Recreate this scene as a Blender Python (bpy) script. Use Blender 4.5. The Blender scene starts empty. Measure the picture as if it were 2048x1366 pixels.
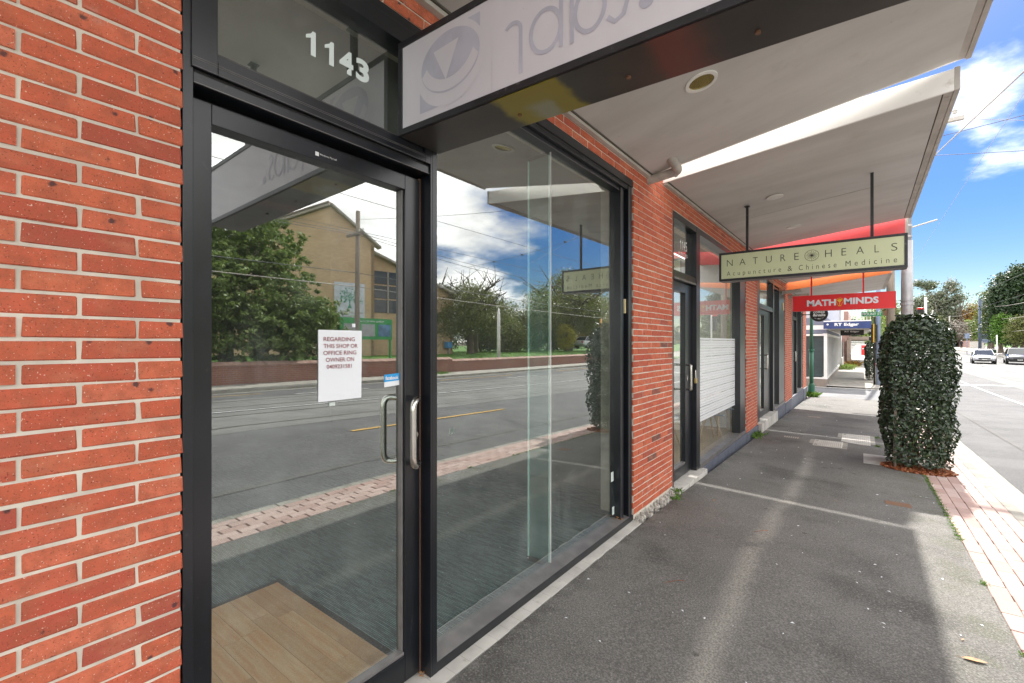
import bpy, bmesh, math, random
import numpy as np
from mathutils import Vector, Matrix, noise
R = random.Random(7)
NR = np.random.RandomState(11)
PI = math.pi
S = bpy.context.scene
COL = S.collection

# ------------------------------------------------------------------ camera, sky, sun, exposure
cd = bpy.data.cameras.new('camera'); cam = bpy.data.objects.new('camera', cd); COL.objects.link(cam)
cam.location = (1.69, 0.0, 1.655); cam.rotation_euler = (PI/2, 0, math.radians(37.489))
cd.sensor_fit = 'HORIZONTAL'; cd.sensor_width = 36.0; cd.lens = 36.0*910/2048; cd.shift_y = 3.0/2048
cd.clip_start = 0.05; cd.clip_end = 3000
S.camera = cam

SUN_EL, SUN_AZ = math.radians(41.5), math.radians(3.5)      # azimuth measured from +Y (north) towards +X (east)
SKYK = 2.0
W = bpy.data.worlds.new('World'); S.world = W; W.use_nodes = True
nt = W.node_tree; nt.nodes.clear()
def N(t, typ, **kw):
    n = t.nodes.new(typ)
    for k, v in kw.items(): setattr(n, k, v)
    return n
out = N(nt, 'ShaderNodeOutputWorld')
sky = N(nt, 'ShaderNodeTexSky', sky_type='NISHITA', sun_disc=False, sun_elevation=SUN_EL, sun_rotation=SUN_AZ)
sky.air_density = 1.0; sky.dust_density = 0.3; sky.ozone_density = 3.0
bg = N(nt, 'ShaderNodeBackground'); bg.inputs[1].default_value = 0.15
tc = N(nt, 'ShaderNodeTexCoord')
sep = N(nt, 'ShaderNodeSeparateXYZ'); nt.links.new(tc.outputs['Generated'], sep.inputs[0])
def mth(t, op, a, b=None, clamp=False):
    n = N(t, 'ShaderNodeMath', operation=op); n.use_clamp = clamp
    for i, v in enumerate((a, b)):
        if v is None: continue
        if isinstance(v, (int, float)): n.inputs[i].default_value = v
        else: t.links.new(v, n.inputs[i])
    return n.outputs[0]
zc = mth(nt, 'ADD', mth(nt, 'MAXIMUM', sep.outputs[2], 0.0), 0.22)
cmb = N(nt, 'ShaderNodeCombineXYZ')
nt.links.new(mth(nt, 'DIVIDE', sep.outputs[0], zc), cmb.inputs[0]); nt.links.new(mth(nt, 'DIVIDE', sep.outputs[1], zc), cmb.inputs[1])
cmb.inputs[2].default_value = 6.3
cn = N(nt, 'ShaderNodeTexNoise'); cn.inputs['Scale'].default_value = 1.35; cn.inputs['Detail'].default_value = 9; cn.inputs['Roughness'].default_value = 0.56
nt.links.new(cmb.outputs[0], cn.inputs['Vector'])
# broken cloud with one clear stretch low in the north
cd2 = N(nt, 'ShaderNodeVectorMath', operation='DISTANCE'); nt.links.new(tc.outputs['Generated'], cd2.inputs[0]); cd2.inputs[1].default_value = Vector((0.16, 0.93, 0.22)).normalized()
cvr = N(nt, 'ShaderNodeMapRange'); cvr.inputs[1].default_value = 0.22; cvr.inputs[2].default_value = 0.56; cvr.inputs[3].default_value = -0.17; cvr.inputs[4].default_value = 0.19; nt.links.new(cd2.outputs['Value'], cvr.inputs[0])
cov = cvr.outputs[0]
# one fair-weather cumulus low in the north
cdir = Vector((0.135, 0.93, 0.325)).normalized()
dv = N(nt, 'ShaderNodeVectorMath', operation='DISTANCE'); nt.links.new(tc.outputs['Generated'], dv.inputs[0]); dv.inputs[1].default_value = cdir
puff = mth(nt, 'MULTIPLY', mth(nt, 'SUBTRACT', 1.0, mth(nt, 'DIVIDE', dv.outputs['Value'], 0.13), clamp=True), 0.30)
val = mth(nt, 'ADD', mth(nt, 'ADD', cn.outputs['Fac'], cov), puff)
cr = N(nt, 'ShaderNodeMapRange'); cr.inputs[1].default_value = 0.50; cr.inputs[2].default_value = 0.68; cr.interpolation_type = 'SMOOTHSTEP'
nt.links.new(val, cr.inputs[0])
cn2 = N(nt, 'ShaderNodeTexNoise'); cn2.inputs['Scale'].default_value = 2.3; cn2.inputs['Detail'].default_value = 6
nt.links.new(cmb.outputs[0], cn2.inputs['Vector'])
cshade = N(nt, 'ShaderNodeValToRGB'); cshade.color_ramp.elements[0].position = 0.38; cshade.color_ramp.elements[1].position = 0.62
cshade.color_ramp.elements[0].color = (2.8, 2.78, 2.78, 1); cshade.color_ramp.elements[1].color = (5.7, 5.55, 5.4, 1)
nt.links.new(cn2.outputs['Fac'], cshade.inputs[0])
hs = N(nt, 'ShaderNodeHueSaturation'); hs.inputs['Saturation'].default_value = 1.52; hs.inputs['Hue'].default_value = 0.514; nt.links.new(sky.outputs[0], hs.inputs['Color'])
mx = N(nt, 'ShaderNodeMix', data_type='RGBA'); nt.links.new(cr.outputs[0], mx.inputs[0]); 
# roll the brightest part of the sky off towards white gently, the same way everywhere
sx3 = N(nt, 'ShaderNodeSeparateColor'); nt.links.new(hs.outputs[0], sx3.inputs[0])
pk = mth(nt, 'MAXIMUM', mth(nt, 'MAXIMUM', sx3.outputs[0], sx3.outputs[1]), sx3.outputs[2])
ds = mth(nt, 'DIVIDE', 1.0, mth(nt, 'ADD', 1.0, mth(nt, 'DIVIDE', pk, SKYK)))
sc_ = N(nt, 'ShaderNodeVectorMath', operation='SCALE'); nt.links.new(hs.outputs[0], sc_.inputs[0]); nt.links.new(ds, sc_.inputs['Scale'])
nt.links.new(sc_.outputs[0], mx.inputs[6]); nt.links.new(cshade.outputs[0], mx.inputs[7])
nt.links.new(mx.outputs[2], bg.inputs[0]); nt.links.new(bg.outputs[0], out.inputs[0])

sl = bpy.data.lights.new('sun', 'SUN'); sl.energy = 2.0; sl.angle = math.radians(0.8); sl.color = (1, 0.955, 0.89)
so = bpy.data.objects.new('sun', sl); COL.objects.link(so)
sd = Vector((math.sin(SUN_AZ)*math.cos(SUN_EL), math.cos(SUN_AZ)*math.cos(SUN_EL), math.sin(SUN_EL)))
so.rotation_euler = (-sd).to_track_quat('-Z', 'Y').to_euler(); so.location = (0, 40, 60)
S.view_settings.view_transform = 'Standard'; S.view_settings.look = 'None'; S.view_settings.gamma = 1; S.view_settings.use_curve_mapping = False
S.view_settings.exposure = 2.25
S.render.engine = 'CYCLES'
S.cycles.max_bounces = 10; S.cycles.transparent_max_bounces = 24; S.cycles.diffuse_bounces = 4; S.cycles.glossy_bounces = 4
S.cycles.use_denoising = True; S.cycles.sample_clamp_indirect = 6.0

# ------------------------------------------------------------------ materials
MATS = {}
def newmat(name):
    m = bpy.data.materials.new(name); m.use_nodes = True; m.node_tree.nodes.clear(); MATS[name] = m
    t = m.node_tree; o = N(t, 'ShaderNodeOutputMaterial'); p = N(t, 'ShaderNodeBsdfPrincipled'); t.links.new(p.outputs[0], o.inputs[0])
    g = N(t, 'ShaderNodeNewGeometry')
    return m, t, p, o, g
def noiz(t, vec, scale, detail=4, rough=0.55, stretch=None):
    if stretch:
        mp = N(t, 'ShaderNodeMapping'); mp.inputs['Scale'].default_value = stretch; t.links.new(vec, mp.inputs[0]); vec = mp.outputs[0]
    n = N(t, 'ShaderNodeTexNoise'); n.inputs['Scale'].default_value = scale; n.inputs['Detail'].default_value = detail; n.inputs['Roughness'].default_value = rough
    t.links.new(vec, n.inputs['Vector']); return n.outputs['Fac']
def rng(t, v, a, b, c=0.0, d=1.0, smooth=True):
    n = N(t, 'ShaderNodeMapRange'); n.interpolation_type = 'SMOOTHSTEP' if smooth else 'LINEAR'
    n.inputs[1].default_value = a; n.inputs[2].default_value = b; n.inputs[3].default_value = c; n.inputs[4].default_value = d
    t.links.new(v, n.inputs[0]); return n.outputs[0]
def mixc(t, f, a, b, mode='MIX'):
    n = N(t, 'ShaderNodeMix', data_type='RGBA', blend_type=mode)
    for i, v in ((0, f), (6, a), (7, b)):
        if isinstance(v, (int, float)): n.inputs[i].default_value = v
        elif isinstance(v, tuple): n.inputs[i].default_value = (*v, 1)
        else: t.links.new(v, n.inputs[i])
    return n.outputs[2]
def bump(t, p, h, strength=0.3, dist=0.01):
    b = N(t, 'ShaderNodeBump'); b.inputs['Strength'].default_value = strength; b.inputs['Distance'].default_value = dist
    t.links.new(h, b.inputs['Height']); t.links.new(b.outputs[0], p.inputs['Normal'])
def plain(name, c, rough=0.5, metal=0.0, var=0.12, vs=3.0, spec=0.5, bmp=0.0, coat=0.0, grime=None):
    m, t, p, o, g = newmat(name)
    a = noiz(t, g.outputs['Position'], vs, 5)
    k = rng(t, a, 0.3, 0.7)
    lo = tuple(x*(1-var) for x in c); hi = tuple(min(1, x*(1+var)) for x in c)
    col = mixc(t, k, lo, hi)
    if grime:
        gk = noiz(t, g.outputs['Position'], grime[1], 6, 0.65)
        col = mixc(t, rng(t, gk, grime[2], grime[2]+0.14, 0, 0.8), col, grime[0])
    t.links.new(col, p.inputs['Base Color'])
    p.inputs['Roughness'].default_value = rough; p.inputs['Metallic'].default_value = metal
    p.inputs['Specular IOR Level'].default_value = spec; p.inputs['Coat Weight'].default_value = coat
    if bmp: bump(t, p, noiz(t, g.outputs['Position'], 60, 3), bmp, 0.002)
    return m
def emit_free(name, c, rough=0.5): return plain(name, c, rough, var=0.03)

# brick: colour differs per piece (object random plus a per-face value on joined courses)
def brickmat(name, ramp, fleck=True, bs=0.5):
    m, t, p, o, g = newmat(name)
    oi = N(t, 'ShaderNodeObjectInfo'); at = N(t, 'ShaderNodeAttribute', attribute_name='rnd')
    r = mth(t, 'FRACT', mth(t, 'ADD', oi.outputs['Random'], at.outputs['Fac']))
    cr = N(t, 'ShaderNodeValToRGB'); els = cr.color_ramp.elements
    els[0].position = 0; els[0].color = (*ramp[0][1], 1); els[1].position = 1; els[1].color = (*ramp[-1][1], 1)
    for pos, c in ramp[1:-1]: e = els.new(pos); e.color = (*c, 1)
    t.links.new(r, cr.inputs[0])
    P = g.outputs['Position']
    col = mixc(t, rng(t, noiz(t, P, 16, 7, 0.75), 0.38, 0.66, 0, 0.7), cr.outputs[0], tuple(x*0.55 for x in ramp[len(ramp)//2][1]))
    col = mixc(t, rng(t, noiz(t, P, 7, 4, stretch=(1, 1, 2.2)), 0.5, 0.75, 0, 0.35), col, (0.62, 0.25, 0.14))
    if fleck:
        col = mixc(t, rng(t, noiz(t, P, 210, 3, 0.65), 0.60, 0.68, 0, 0.75), col, (0.075, 0.02, 0.018))
        col = mixc(t, rng(t, noiz(t, P, 190, 1), 0.70, 0.74, 0, 0.9), col, (0.72, 0.5, 0.4))
        v = N(t, 'ShaderNodeTexVoronoi'); v.inputs['Scale'].default_value = 14; t.links.new(P, v.inputs['Vector'])
        wob = mth(t, 'ADD', v.outputs['Distance'], mth(t, 'MULTIPLY', noiz(t, P, 75, 4, 0.7), 0.24))
        sp = mth(t, 'MULTIPLY', rng(t, wob, 0.19, 0.27, 1, 0), rng(t, v.outputs['Color'], 0.50, 0.52))
        col = mixc(t, mth(t, 'MULTIPLY', sp, 0.85), col, (0.05, 0.035, 0.04))
        col = mixc(t, rng(t, noiz(t, P, 2.2, 7, 0.75), 0.58, 0.78, 0, 0.6), col, (0.7, 0.55, 0.5))
    t.links.new(col, p.inputs['Base Color']); p.inputs['Roughness'].default_value = 0.75; p.inputs['Specular IOR Level'].default_value = 0.3
    h = mth(t, 'ADD', noiz(t, P, 60, 6, 0.7), mth(t, 'MULTIPLY', noiz(t, P, 230, 2), 0.5))
    bump(t, p, h, bs, 0.004)
    return m
brickmat('brick', [(0, (0.54, 0.118, 0.060)), (0.25, (0.62, 0.158, 0.078)), (0.45, (0.50, 0.105, 0.058)), (0.6, (0.60, 0.135, 0.070)), (0.8, (0.65, 0.18, 0.098)), (0.94, (0.49, 0.095, 0.055)), (0.99, (0.36, 0.085, 0.06)), (1, (0.14, 0.08, 0.07))])
brickmat('church_brick', [(0, (0.42, 0.27, 0.10)), (0.5, (0.50, 0.33, 0.14)), (1, (0.36, 0.22, 0.085))], False)
brickmat('garden_brick', [(0, (0.22, 0.07, 0.045)), (0.5, (0.30, 0.10, 0.06)), (1, (0.16, 0.06, 0.05))], False)
brickmat('coping_tile', [(0, (0.42, 0.24, 0.19)), (0.5, (0.50, 0.34, 0.28)), (1, (0.30, 0.16, 0.13))], False)
def pavermat():
    m, t, p, o, g = newmat('paver')
    oi = N(t, 'ShaderNodeObjectInfo'); at = N(t, 'ShaderNodeAttribute', attribute_name='rnd'); P = g.outputs['Position']
    r = mth(t, 'FRACT', mth(t, 'ADD', oi.outputs['Random'], at.outputs['Fac']))
    c = mixc(t, r, (0.40, 0.26, 0.225), (0.53, 0.40, 0.36))
    c = mixc(t, rng(t, noiz(t, P, 3.2, 6, 0.7), 0.4, 0.75, 0, 0.55), c, (0.34, 0.27, 0.24))
    c = mixc(t, rng(t, noiz(t, P, 190, 2), 0.62, 0.7, 0, 0.5), c, (0.2, 0.13, 0.11))
    t.links.new(c, p.inputs['Base Color']); p.inputs['Roughness'].default_value = 0.85
    bump(t, p, noiz(t, P, 120, 4), 0.3, 0.002)
pavermat()
plain('mortar', (0.62, 0.575, 0.49), 0.9, var=0.14, vs=9, bmp=0.5, spec=0.2, grime=((0.25, 0.21, 0.17), 5, 0.62))
plain('mortar_grey', (0.10, 0.085, 0.065), 0.9, bmp=0.4)

def asphaltmat(name, base, light, fleck, speck=1.0, foot=False):
    m, t, p, o, g = newmat(name); P = g.outputs['Position']
    c = mixc(t, rng(t, noiz(t, P, 1.1, 6, 0.62), 0.33, 0.68), base, light)
    c = mixc(t, rng(t, noiz(t, P, 0.35, 4), 0.5, 0.72, 0, 0.5), c, tuple(x*0.72 for x in base))
    if foot:
        sx = N(t, 'ShaderNodeSeparateXYZ'); t.links.new(P, sx.inputs[0])
        wob = mth(t, 'MULTIPLY', mth(t, 'SUBTRACT', noiz(t, P, 0.8, 3), 0.5), 0.22)
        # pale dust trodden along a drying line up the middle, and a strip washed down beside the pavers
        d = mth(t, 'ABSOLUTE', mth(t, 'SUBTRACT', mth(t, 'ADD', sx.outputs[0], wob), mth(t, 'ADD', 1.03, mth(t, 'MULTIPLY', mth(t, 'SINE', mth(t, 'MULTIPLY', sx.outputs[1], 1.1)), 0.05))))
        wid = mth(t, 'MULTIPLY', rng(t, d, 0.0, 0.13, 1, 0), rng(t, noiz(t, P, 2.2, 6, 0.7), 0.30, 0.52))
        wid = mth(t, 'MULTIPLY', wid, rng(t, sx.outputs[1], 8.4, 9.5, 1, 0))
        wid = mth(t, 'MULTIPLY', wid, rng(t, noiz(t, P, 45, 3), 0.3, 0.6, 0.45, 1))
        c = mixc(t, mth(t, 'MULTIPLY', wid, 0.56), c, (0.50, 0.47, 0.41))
        # damp dark patches
        c = mixc(t, mth(t, 'MULTIPLY', rng(t, noiz(t, P, 0.8, 5, 0.6), 0.52, 0.66), 0.5), c, (0.055, 0.052, 0.046))
        # grey-green edge by the pavers
        e = mth(t, 'MULTIPLY', rng(t, sx.outputs[0], 2.0, 2.25), rng(t, noiz(t, P, 5, 5), 0.45, 0.62))
        c = mixc(t, mth(t, 'MULTIPLY', e, 0.5), c, (0.13, 0.135, 0.085))
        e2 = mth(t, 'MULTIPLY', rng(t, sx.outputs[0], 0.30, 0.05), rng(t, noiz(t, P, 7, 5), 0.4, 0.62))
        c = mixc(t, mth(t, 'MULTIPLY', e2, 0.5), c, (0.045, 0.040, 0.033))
    cv = N(t, 'ShaderNodeTexVoronoi', feature='DISTANCE_TO_EDGE'); cv.inputs['Scale'].default_value = 0.42
    wv = N(t, 'ShaderNodeVectorMath', operation='ADD'); t.links.new(P, wv.inputs[0]); wn = N(t, 'ShaderNodeTexNoise'); wn.inputs['Scale'].default_value = 2.5; wn.inputs['Detail'].default_value = 6; t.links.new(P, wn.inputs['Vector']); t.links.new(wn.outputs['Color'], wv.inputs[1]); t.links.new(wv.outputs[0], cv.inputs['Vector'])
    crk = mth(t, 'MULTIPLY', rng(t, cv.outputs['Distance'], 0.0015, 0.004, 1, 0), rng(t, noiz(t, P, 0.7, 3), 0.58, 0.64))
    c = mixc(t, mth(t, 'MULTIPLY', crk, 0.7), c, (0.02, 0.02, 0.018))
    gv = N(t, 'ShaderNodeTexVoronoi'); gv.inputs['Scale'].default_value = 3.1; t.links.new(P, gv.inputs['Vector'])
    c = mixc(t, mth(t, 'MULTIPLY', rng(t, gv.outputs['Distance'], 0.05, 0.075, 0.55, 0), rng(t, gv.outputs['Color'], 0.55, 0.6)), c, (0.05, 0.048, 0.045))
    v = N(t, 'ShaderNodeTexVoronoi'); v.inputs['Scale'].default_value = 150; t.links.new(P, v.inputs['Vector'])
    k = rng(t, v.outputs['Color'], 0.62, 0.95, 0, fleck)
    c = mixc(t, k, c, (0.36, 0.345, 0.32))
    kd = rng(t, noiz(t, P, 95, 3, 0.6), 0.42, 0.58, 0.42*speck, 0)
    c = mixc(t, kd, c, (0.02, 0.02, 0.02))
    t.links.new(c, p.inputs['Base Color']); p.inputs['Roughness'].default_value = 0.85; p.inputs['Specular IOR Level'].default_value = 0.35
    h = mth(t, 'ADD', mth(t, 'MULTIPLY', v.outputs['Distance'], 1.1), noiz(t, P, 210, 3))
    bump(t, p, h, 0.65, 0.005)
    return m
asphaltmat('footpath_asphalt', (0.168, 0.161, 0.148), (0.225, 0.217, 0.200), 0.55, 1.0, True)
asphaltmat('road_asphalt', (0.112, 0.112, 0.114), (0.155, 0.155, 0.156), 0.4, 0.7)
asphaltmat('side_street_asphalt', (0.17, 0.174, 0.182), (0.215, 0.22, 0.225), 0.3, 0.5)
asphaltmat('patch_asphalt', (0.14, 0.135, 0.128), (0.19, 0.185, 0.175), 0.35)
plain('concrete', (0.36, 0.34, 0.30), 0.9, var=0.2, vs=2.2, bmp=0.5, grime=((0.20, 0.18, 0.15), 4, 0.56))
plain('pale_concrete', (0.52, 0.50, 0.46), 0.9, var=0.15, vs=4, bmp=0.4, grime=((0.28, 0.26, 0.23), 9, 0.62))
plain('tram_concrete', (0.17, 0.167, 0.16), 0.9, var=0.15, vs=1.0, bmp=0.3)
plain('kerb_stone', (0.30, 0.285, 0.25), 0.9, var=0.2, vs=2, bmp=0.5, grime=((0.14, 0.13, 0.10), 3, 0.55))
plain('rail_steel', (0.35, 0.33, 0.31), 0.35, 0.9)
plain('white_line', (0.62, 0.62, 0.60), 0.8, var=0.15, vs=8, grime=((0.25, 0.25, 0.25), 14, 0.56))
plain('yellow_line', (0.60, 0.36, 0.08), 0.8, var=0.15, vs=8)
plain('soil', (0.06, 0.045, 0.03), 0.95, bmp=0.5)
plain('black_aluminium', (0.006, 0.008, 0.012), 0.30, 0.0, var=0.25, vs=6, spec=0.7, grime=((0.05, 0.045, 0.042), 26, 0.62), bmp=0.05)
plain('grey_aluminium', (0.20, 0.19, 0.186), 0.45, 0.35, var=0.18, vs=7, grime=((0.14, 0.11, 0.09), 15, 0.6))
plain('dark_reveal', (0.012, 0.012, 0.012), 0.7, grime=((0.10, 0.07, 0.04), 60, 0.63))
def steelmat():
    m, t, p, o, g = newmat('brushed_steel'); P = g.outputs['Position']
    t.links.new(mixc(t, rng(t, noiz(t, P, 40, 3, stretch=(1, 1, 0.1)), 0.3, 0.7), (0.52, 0.50, 0.46), (0.68, 0.66, 0.62)), p.inputs['Base Color'])
    p.inputs['Metallic'].default_value = 1; p.inputs['Roughness'].default_value = 0.27; p.inputs['Anisotropic'].default_value = 0.4
steelmat()
def soffitmat():
    m, t, p, o, g = newmat('soffit'); P = g.outputs['Position']
    c = mixc(t, rng(t, noiz(t, P, 1.6, 6, 0.6, stretch=(0.5, 1.6, 1)), 0.3, 0.7), (0.50, 0.485, 0.465), (0.60, 0.585, 0.565))
    c = mixc(t, rng(t, noiz(t, P, 3.2, 8, 0.72), 0.56, 0.76, 0, 0.3), c, (0.35, 0.32, 0.28))
    c = mixc(t, rng(t, noiz(t, P, 48, 3), 0.72, 0.76, 0, 0.5), c, (0.25, 0.2, 0.17))
    t.links.new(c, p.inputs['Base Color']); p.inputs['Roughness'].default_value = 0.55
    bump(t, p, noiz(t, P, 3, 3), 0.12, 0.02)
soffitmat()
plain('white_fascia', (0.86, 0.85, 0.82), 0.5, var=0.05, vs=2, grime=((0.42, 0.36, 0.28), 3.2, 0.62))
plain('red_fascia', (0.78, 0.10, 0.11), 0.4, var=0.06, vs=1.5)
plain('orange_fascia', (0.85, 0.25, 0.08), 0.4, var=0.06, vs=1.5)
plain('trim_grey', (0.48, 0.45, 0.41), 0.6, var=0.12, vs=5, grime=((0.16, 0.12, 0.08), 7, 0.6))
plain('seam_dark', (0.10, 0.085, 0.07), 0.8)
plain('pvc_pipe', (0.42, 0.385, 0.35), 0.55, var=0.15, vs=12, grime=((0.18, 0.14, 0.10), 20, 0.6))
plain('lamp_white', (0.75, 0.74, 0.70), 0.5)
plain('lamp_gold', (0.42, 0.33, 0.11), 0.22, 0.85)
plain('plinth_blue', (0.12, 0.13, 0.165), 0.7, var=0.15, vs=6, grime=((0.25, 0.23, 0.21), 9, 0.6))
def glassmat(name, mixg, tint, rough=0.0, frost=0.0, frostcol=(0.55, 0.6, 0.58)):
    m = bpy.data.materials.new(name); m.use_nodes = True; t = m.node_tree; t.nodes.clear(); MATS[name] = m
    o = N(t, 'ShaderNodeOutputMaterial'); gl = N(t, 'ShaderNodeBsdfGlossy'); tr = N(t, 'ShaderNodeBsdfTransparent'); ms = N(t, 'ShaderNodeMixShader')
    gl.inputs['Roughness'].default_value = rough; gl.inputs['Color'].default_value = (0.93, 0.97, 0.95, 1); tr.inputs['Color'].default_value = (*[x**.5 for x in tint], 1)
    lw = N(t, 'ShaderNodeFresnel'); lw.inputs['IOR'].default_value = 1.5
    f = mth(t, 'ADD', mth(t, 'MULTIPLY', lw.outputs[0], 0.7), mixg, clamp=True)
    gb = N(t, 'ShaderNodeNewGeometry'); f = mth(t, 'MULTIPLY', f, mth(t, 'SUBTRACT', 1.0, gb.outputs['Backfacing']))   # each pane mirrors once, at the face the ray meets first
    t.links.new(f, ms.inputs[0]); t.links.new(tr.outputs[0], ms.inputs[1]); t.links.new(gl.outputs[0], ms.inputs[2])
    # faint dirt film
    g = N(t, 'ShaderNodeNewGeometry'); df = N(t, 'ShaderNodeBsdfDiffuse'); df.inputs['Color'].default_value = (*frostcol, 1); m2 = N(t, 'ShaderNodeMixShader')
    k = rng(t, noiz(t, g.outputs['Position'], 4, 7, 0.7, stretch=(1, 1, 0.5)), 0.45, 0.8, 0.0+frost, 0.07+frost)
    t.links.new(k, m2.inputs[0]); t.links.new(ms.outputs[0], m2.inputs[1]); t.links.new(df.outputs[0], m2.inputs[2]); t.links.new(m2.outputs[0], o.inputs[0])
    return m
glassmat('shop_glass', 0.31, (0.86, 0.94, 0.91), 0.0, 0.008)
glassmat('clear_glass', 0.06, (0.55, 0.78, 0.74), 0.0, 0.16, (0.35, 0.55, 0.52))
glassmat('other_glass', 0.25, (0.80, 0.86, 0.84), 0.0, 0.01)
plain('glass_edge', (0.72, 0.95, 0.90), 0.15, var=0.05)
plain('silicone', (0.75, 0.76, 0.74), 0.4)
plain('car_glass', (0.02, 0.025, 0.03), 0.04, 0.0, spec=0.9)
plain('tape', (0.62, 0.70, 0.66), 0.4)
def carpetmat():
    m, t, p, o, g = newmat('carpet'); P = g.outputs['Position']
    s = N(t, 'ShaderNodeSeparateXYZ'); t.links.new(P, s.inputs[0])
    wb = mth(t, 'MULTIPLY', noiz(t, P, 14, 3, stretch=(0.12, 1, 1)), 2.2)
    w = mth(t, 'SINE', mth(t, 'ADD', mth(t, 'MULTIPLY', s.outputs[1], 560.0), mth(t, 'MULTIPLY', wb, 3.0)))
    k = mth(t, 'MULTIPLY', rng(t, w, -0.6, 0.9), rng(t, noiz(t, P, 46, 4, 0.8, stretch=(0.12, 1, 1)), 0.40, 0.60, 0.12, 1))
    c = mixc(t, k, (0.045, 0.075, 0.080), (0.30, 0.42, 0.43))
    c = mixc(t, rng(t, noiz(t, P, 2.5, 4), 0.4, 0.7, 0, 0.3), c, (0.25, 0.3, 0.3))
    t.links.new(c, p.inputs['Base Color']); p.inputs['Roughness'].default_value = 0.95; p.inputs['Specular IOR Level'].default_value = 0.1
    bump(t, p, k, 0.5, 0.004)
carpetmat()
def woodmat(name, a, b, axis=(0.6, 9, 9), sc=6, pieces=True, rough=0.35):
    m, t, p, o, g = newmat(name); P = g.outputs['Position']
    oi = N(t, 'ShaderNodeObjectInfo'); off = N(t, 'ShaderNodeCombineXYZ'); t.links.new(mth(t, 'MULTIPLY', oi.outputs['Random'], 19.0), off.inputs[2])
    va = N(t, 'ShaderNodeVectorMath', operation='ADD'); t.links.new(P, va.inputs[0]); t.links.new(off.outputs[0], va.inputs[1])
    k = noiz(t, va.outputs[0], sc, 7, 0.65, stretch=axis)
    c = mixc(t, rng(t, k, 0.3, 0.7), a, b)
    c = mixc(t, rng(t, oi.outputs['Random'], 0, 1, 0, 0.55 if pieces else 0), c, tuple(x*0.62 for x in a))
    t.links.new(c, p.inputs['Base Color']); p.inputs['Roughness'].default_value = rough
woodmat('vinyl_plank', (0.88, 0.45, 0.20), (0.97, 0.66, 0.38), axis=(0.5, 7, 7), sc=5)
woodmat('timber_floor', (0.42, 0.27, 0.13), (0.58, 0.40, 0.22))
woodmat('beech', (0.58, 0.40, 0.24), (0.68, 0.50, 0.32), axis=(6, 6, 0.6), pieces=False)
woodmat('weathered_timber', (0.19, 0.155, 0.125), (0.30, 0.25, 0.20), axis=(9, 9, 0.4), sc=5, pieces=False, rough=0.9)
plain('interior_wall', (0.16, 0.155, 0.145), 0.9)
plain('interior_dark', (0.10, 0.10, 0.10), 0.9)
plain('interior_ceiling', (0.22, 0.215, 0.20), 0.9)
def panelmat():
    m, t, p, o, g = newmat('sign_panel_white'); P = g.outputs['Position']
    c = mixc(t, rng(t, noiz(t, P, 2.5, 5, stretch=(1, 1, 0.4)), 0.3, 0.7), (0.62, 0.62, 0.67), (0.70, 0.70, 0.745))
    c = mixc(t, rng(t, noiz(t, P, 9, 7, 0.75), 0.60, 0.75, 0, 0.35), c, (0.55, 0.52, 0.5))
    c = mixc(t, rng(t, noiz(t, P, 120, 2), 0.74, 0.78, 0, 0.4), c, (0.3, 0.28, 0.24))
    t.links.new(c, p.inputs['Base Color']); p.inputs['Roughness'].default_value = 0.35
panelmat()
plain('ghost_print', (0.475, 0.49, 0.575), 0.4, var=0.07, vs=8)
plain('ghost_line', (0.60, 0.60, 0.65), 0.4)
def undersidemat():
    # dirty painted tray with an old yellow patch and a red-brown patch on it
    m, t, p, o, g = newmat('sign_underside'); P = g.outputs['Position']
    s = N(t, 'ShaderNodeSeparateXYZ'); t.links.new(P, s.inputs[0])
    w = mth(t, 'MULTIPLY', mth(t, 'SUBTRACT', noiz(t, P, 7, 3), 0.5), 0.12)
    x = mth(t, 'ADD', s.outputs[0], w)
    c = mixc(t, rng(t, noiz(t, P, 3, 5), 0.3, 0.7), (0.035, 0.032, 0.028), (0.06, 0.055, 0.048))
    ky = mth(t, 'MULTIPLY', rng(t, x, 0.52, 0.58), rng(t, x, 0.86, 0.82))
    c = mixc(t, mth(t, 'MULTIPLY', ky, 0.9), c, (0.26, 0.22, 0.02))
    kb = mth(t, 'MULTIPLY', mth(t, 'MULTIPLY', rng(t, x, 0.60, 0.66), rng(t, x, 0.76, 0.72)), rng(t, s.outputs[1], 1.44, 1.50))
    c = mixc(t, mth(t, 'MULTIPLY', kb, 0.75), c, (0.26, 0.28, 0.22))
    kr = mth(t, 'MULTIPLY', rng(t, x, 1.13, 1.2), rng(t, x, 1.35, 1.25))
    c = mixc(t, mth(t, 'MULTIPLY', kr, 0.75), c, (0.15, 0.045, 0.035))
    t.links.new(c, p.inputs['Base Color']); p.inputs['Roughness'].default_value = 0.35
undersidemat()
plain('sign_frame_black', (0.02, 0.022, 0.026), 0.4, var=0.2, vs=10, grime=((0.13, 0.13, 0.14), 25, 0.6))
plain('sign_green_face', (0.58, 0.63, 0.40), 0.4, var=0.03)
plain('sign_ink', (0.035, 0.038, 0.035), 0.5)
plain('sign_red', (0.72, 0.015, 0.02), 0.35, var=0.05)
plain('letter_white', (0.82, 0.82, 0.82), 0.5, var=0.02)
plain('letter_frost', (0.74, 0.83, 0.81), 0.6, var=0.02)
plain('letter_grey', (0.70, 0.71, 0.76), 0.5, var=0.02)
plain('bulb_yellow', (0.80, 0.45, 0.03), 0.5, var=0.02)
plain('street_sign_green', (0.02, 0.28, 0.10), 0.4)
plain('navy', (0.025, 0.05, 0.17), 0.35)
plain('black_sign', (0.015, 0.015, 0.017), 0.4)
plain('lilac_render', (0.50, 0.50, 0.54), 0.8, var=0.05)
plain('slate_render', (0.17, 0.18, 0.24), 0.7, var=0.06)
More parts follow.
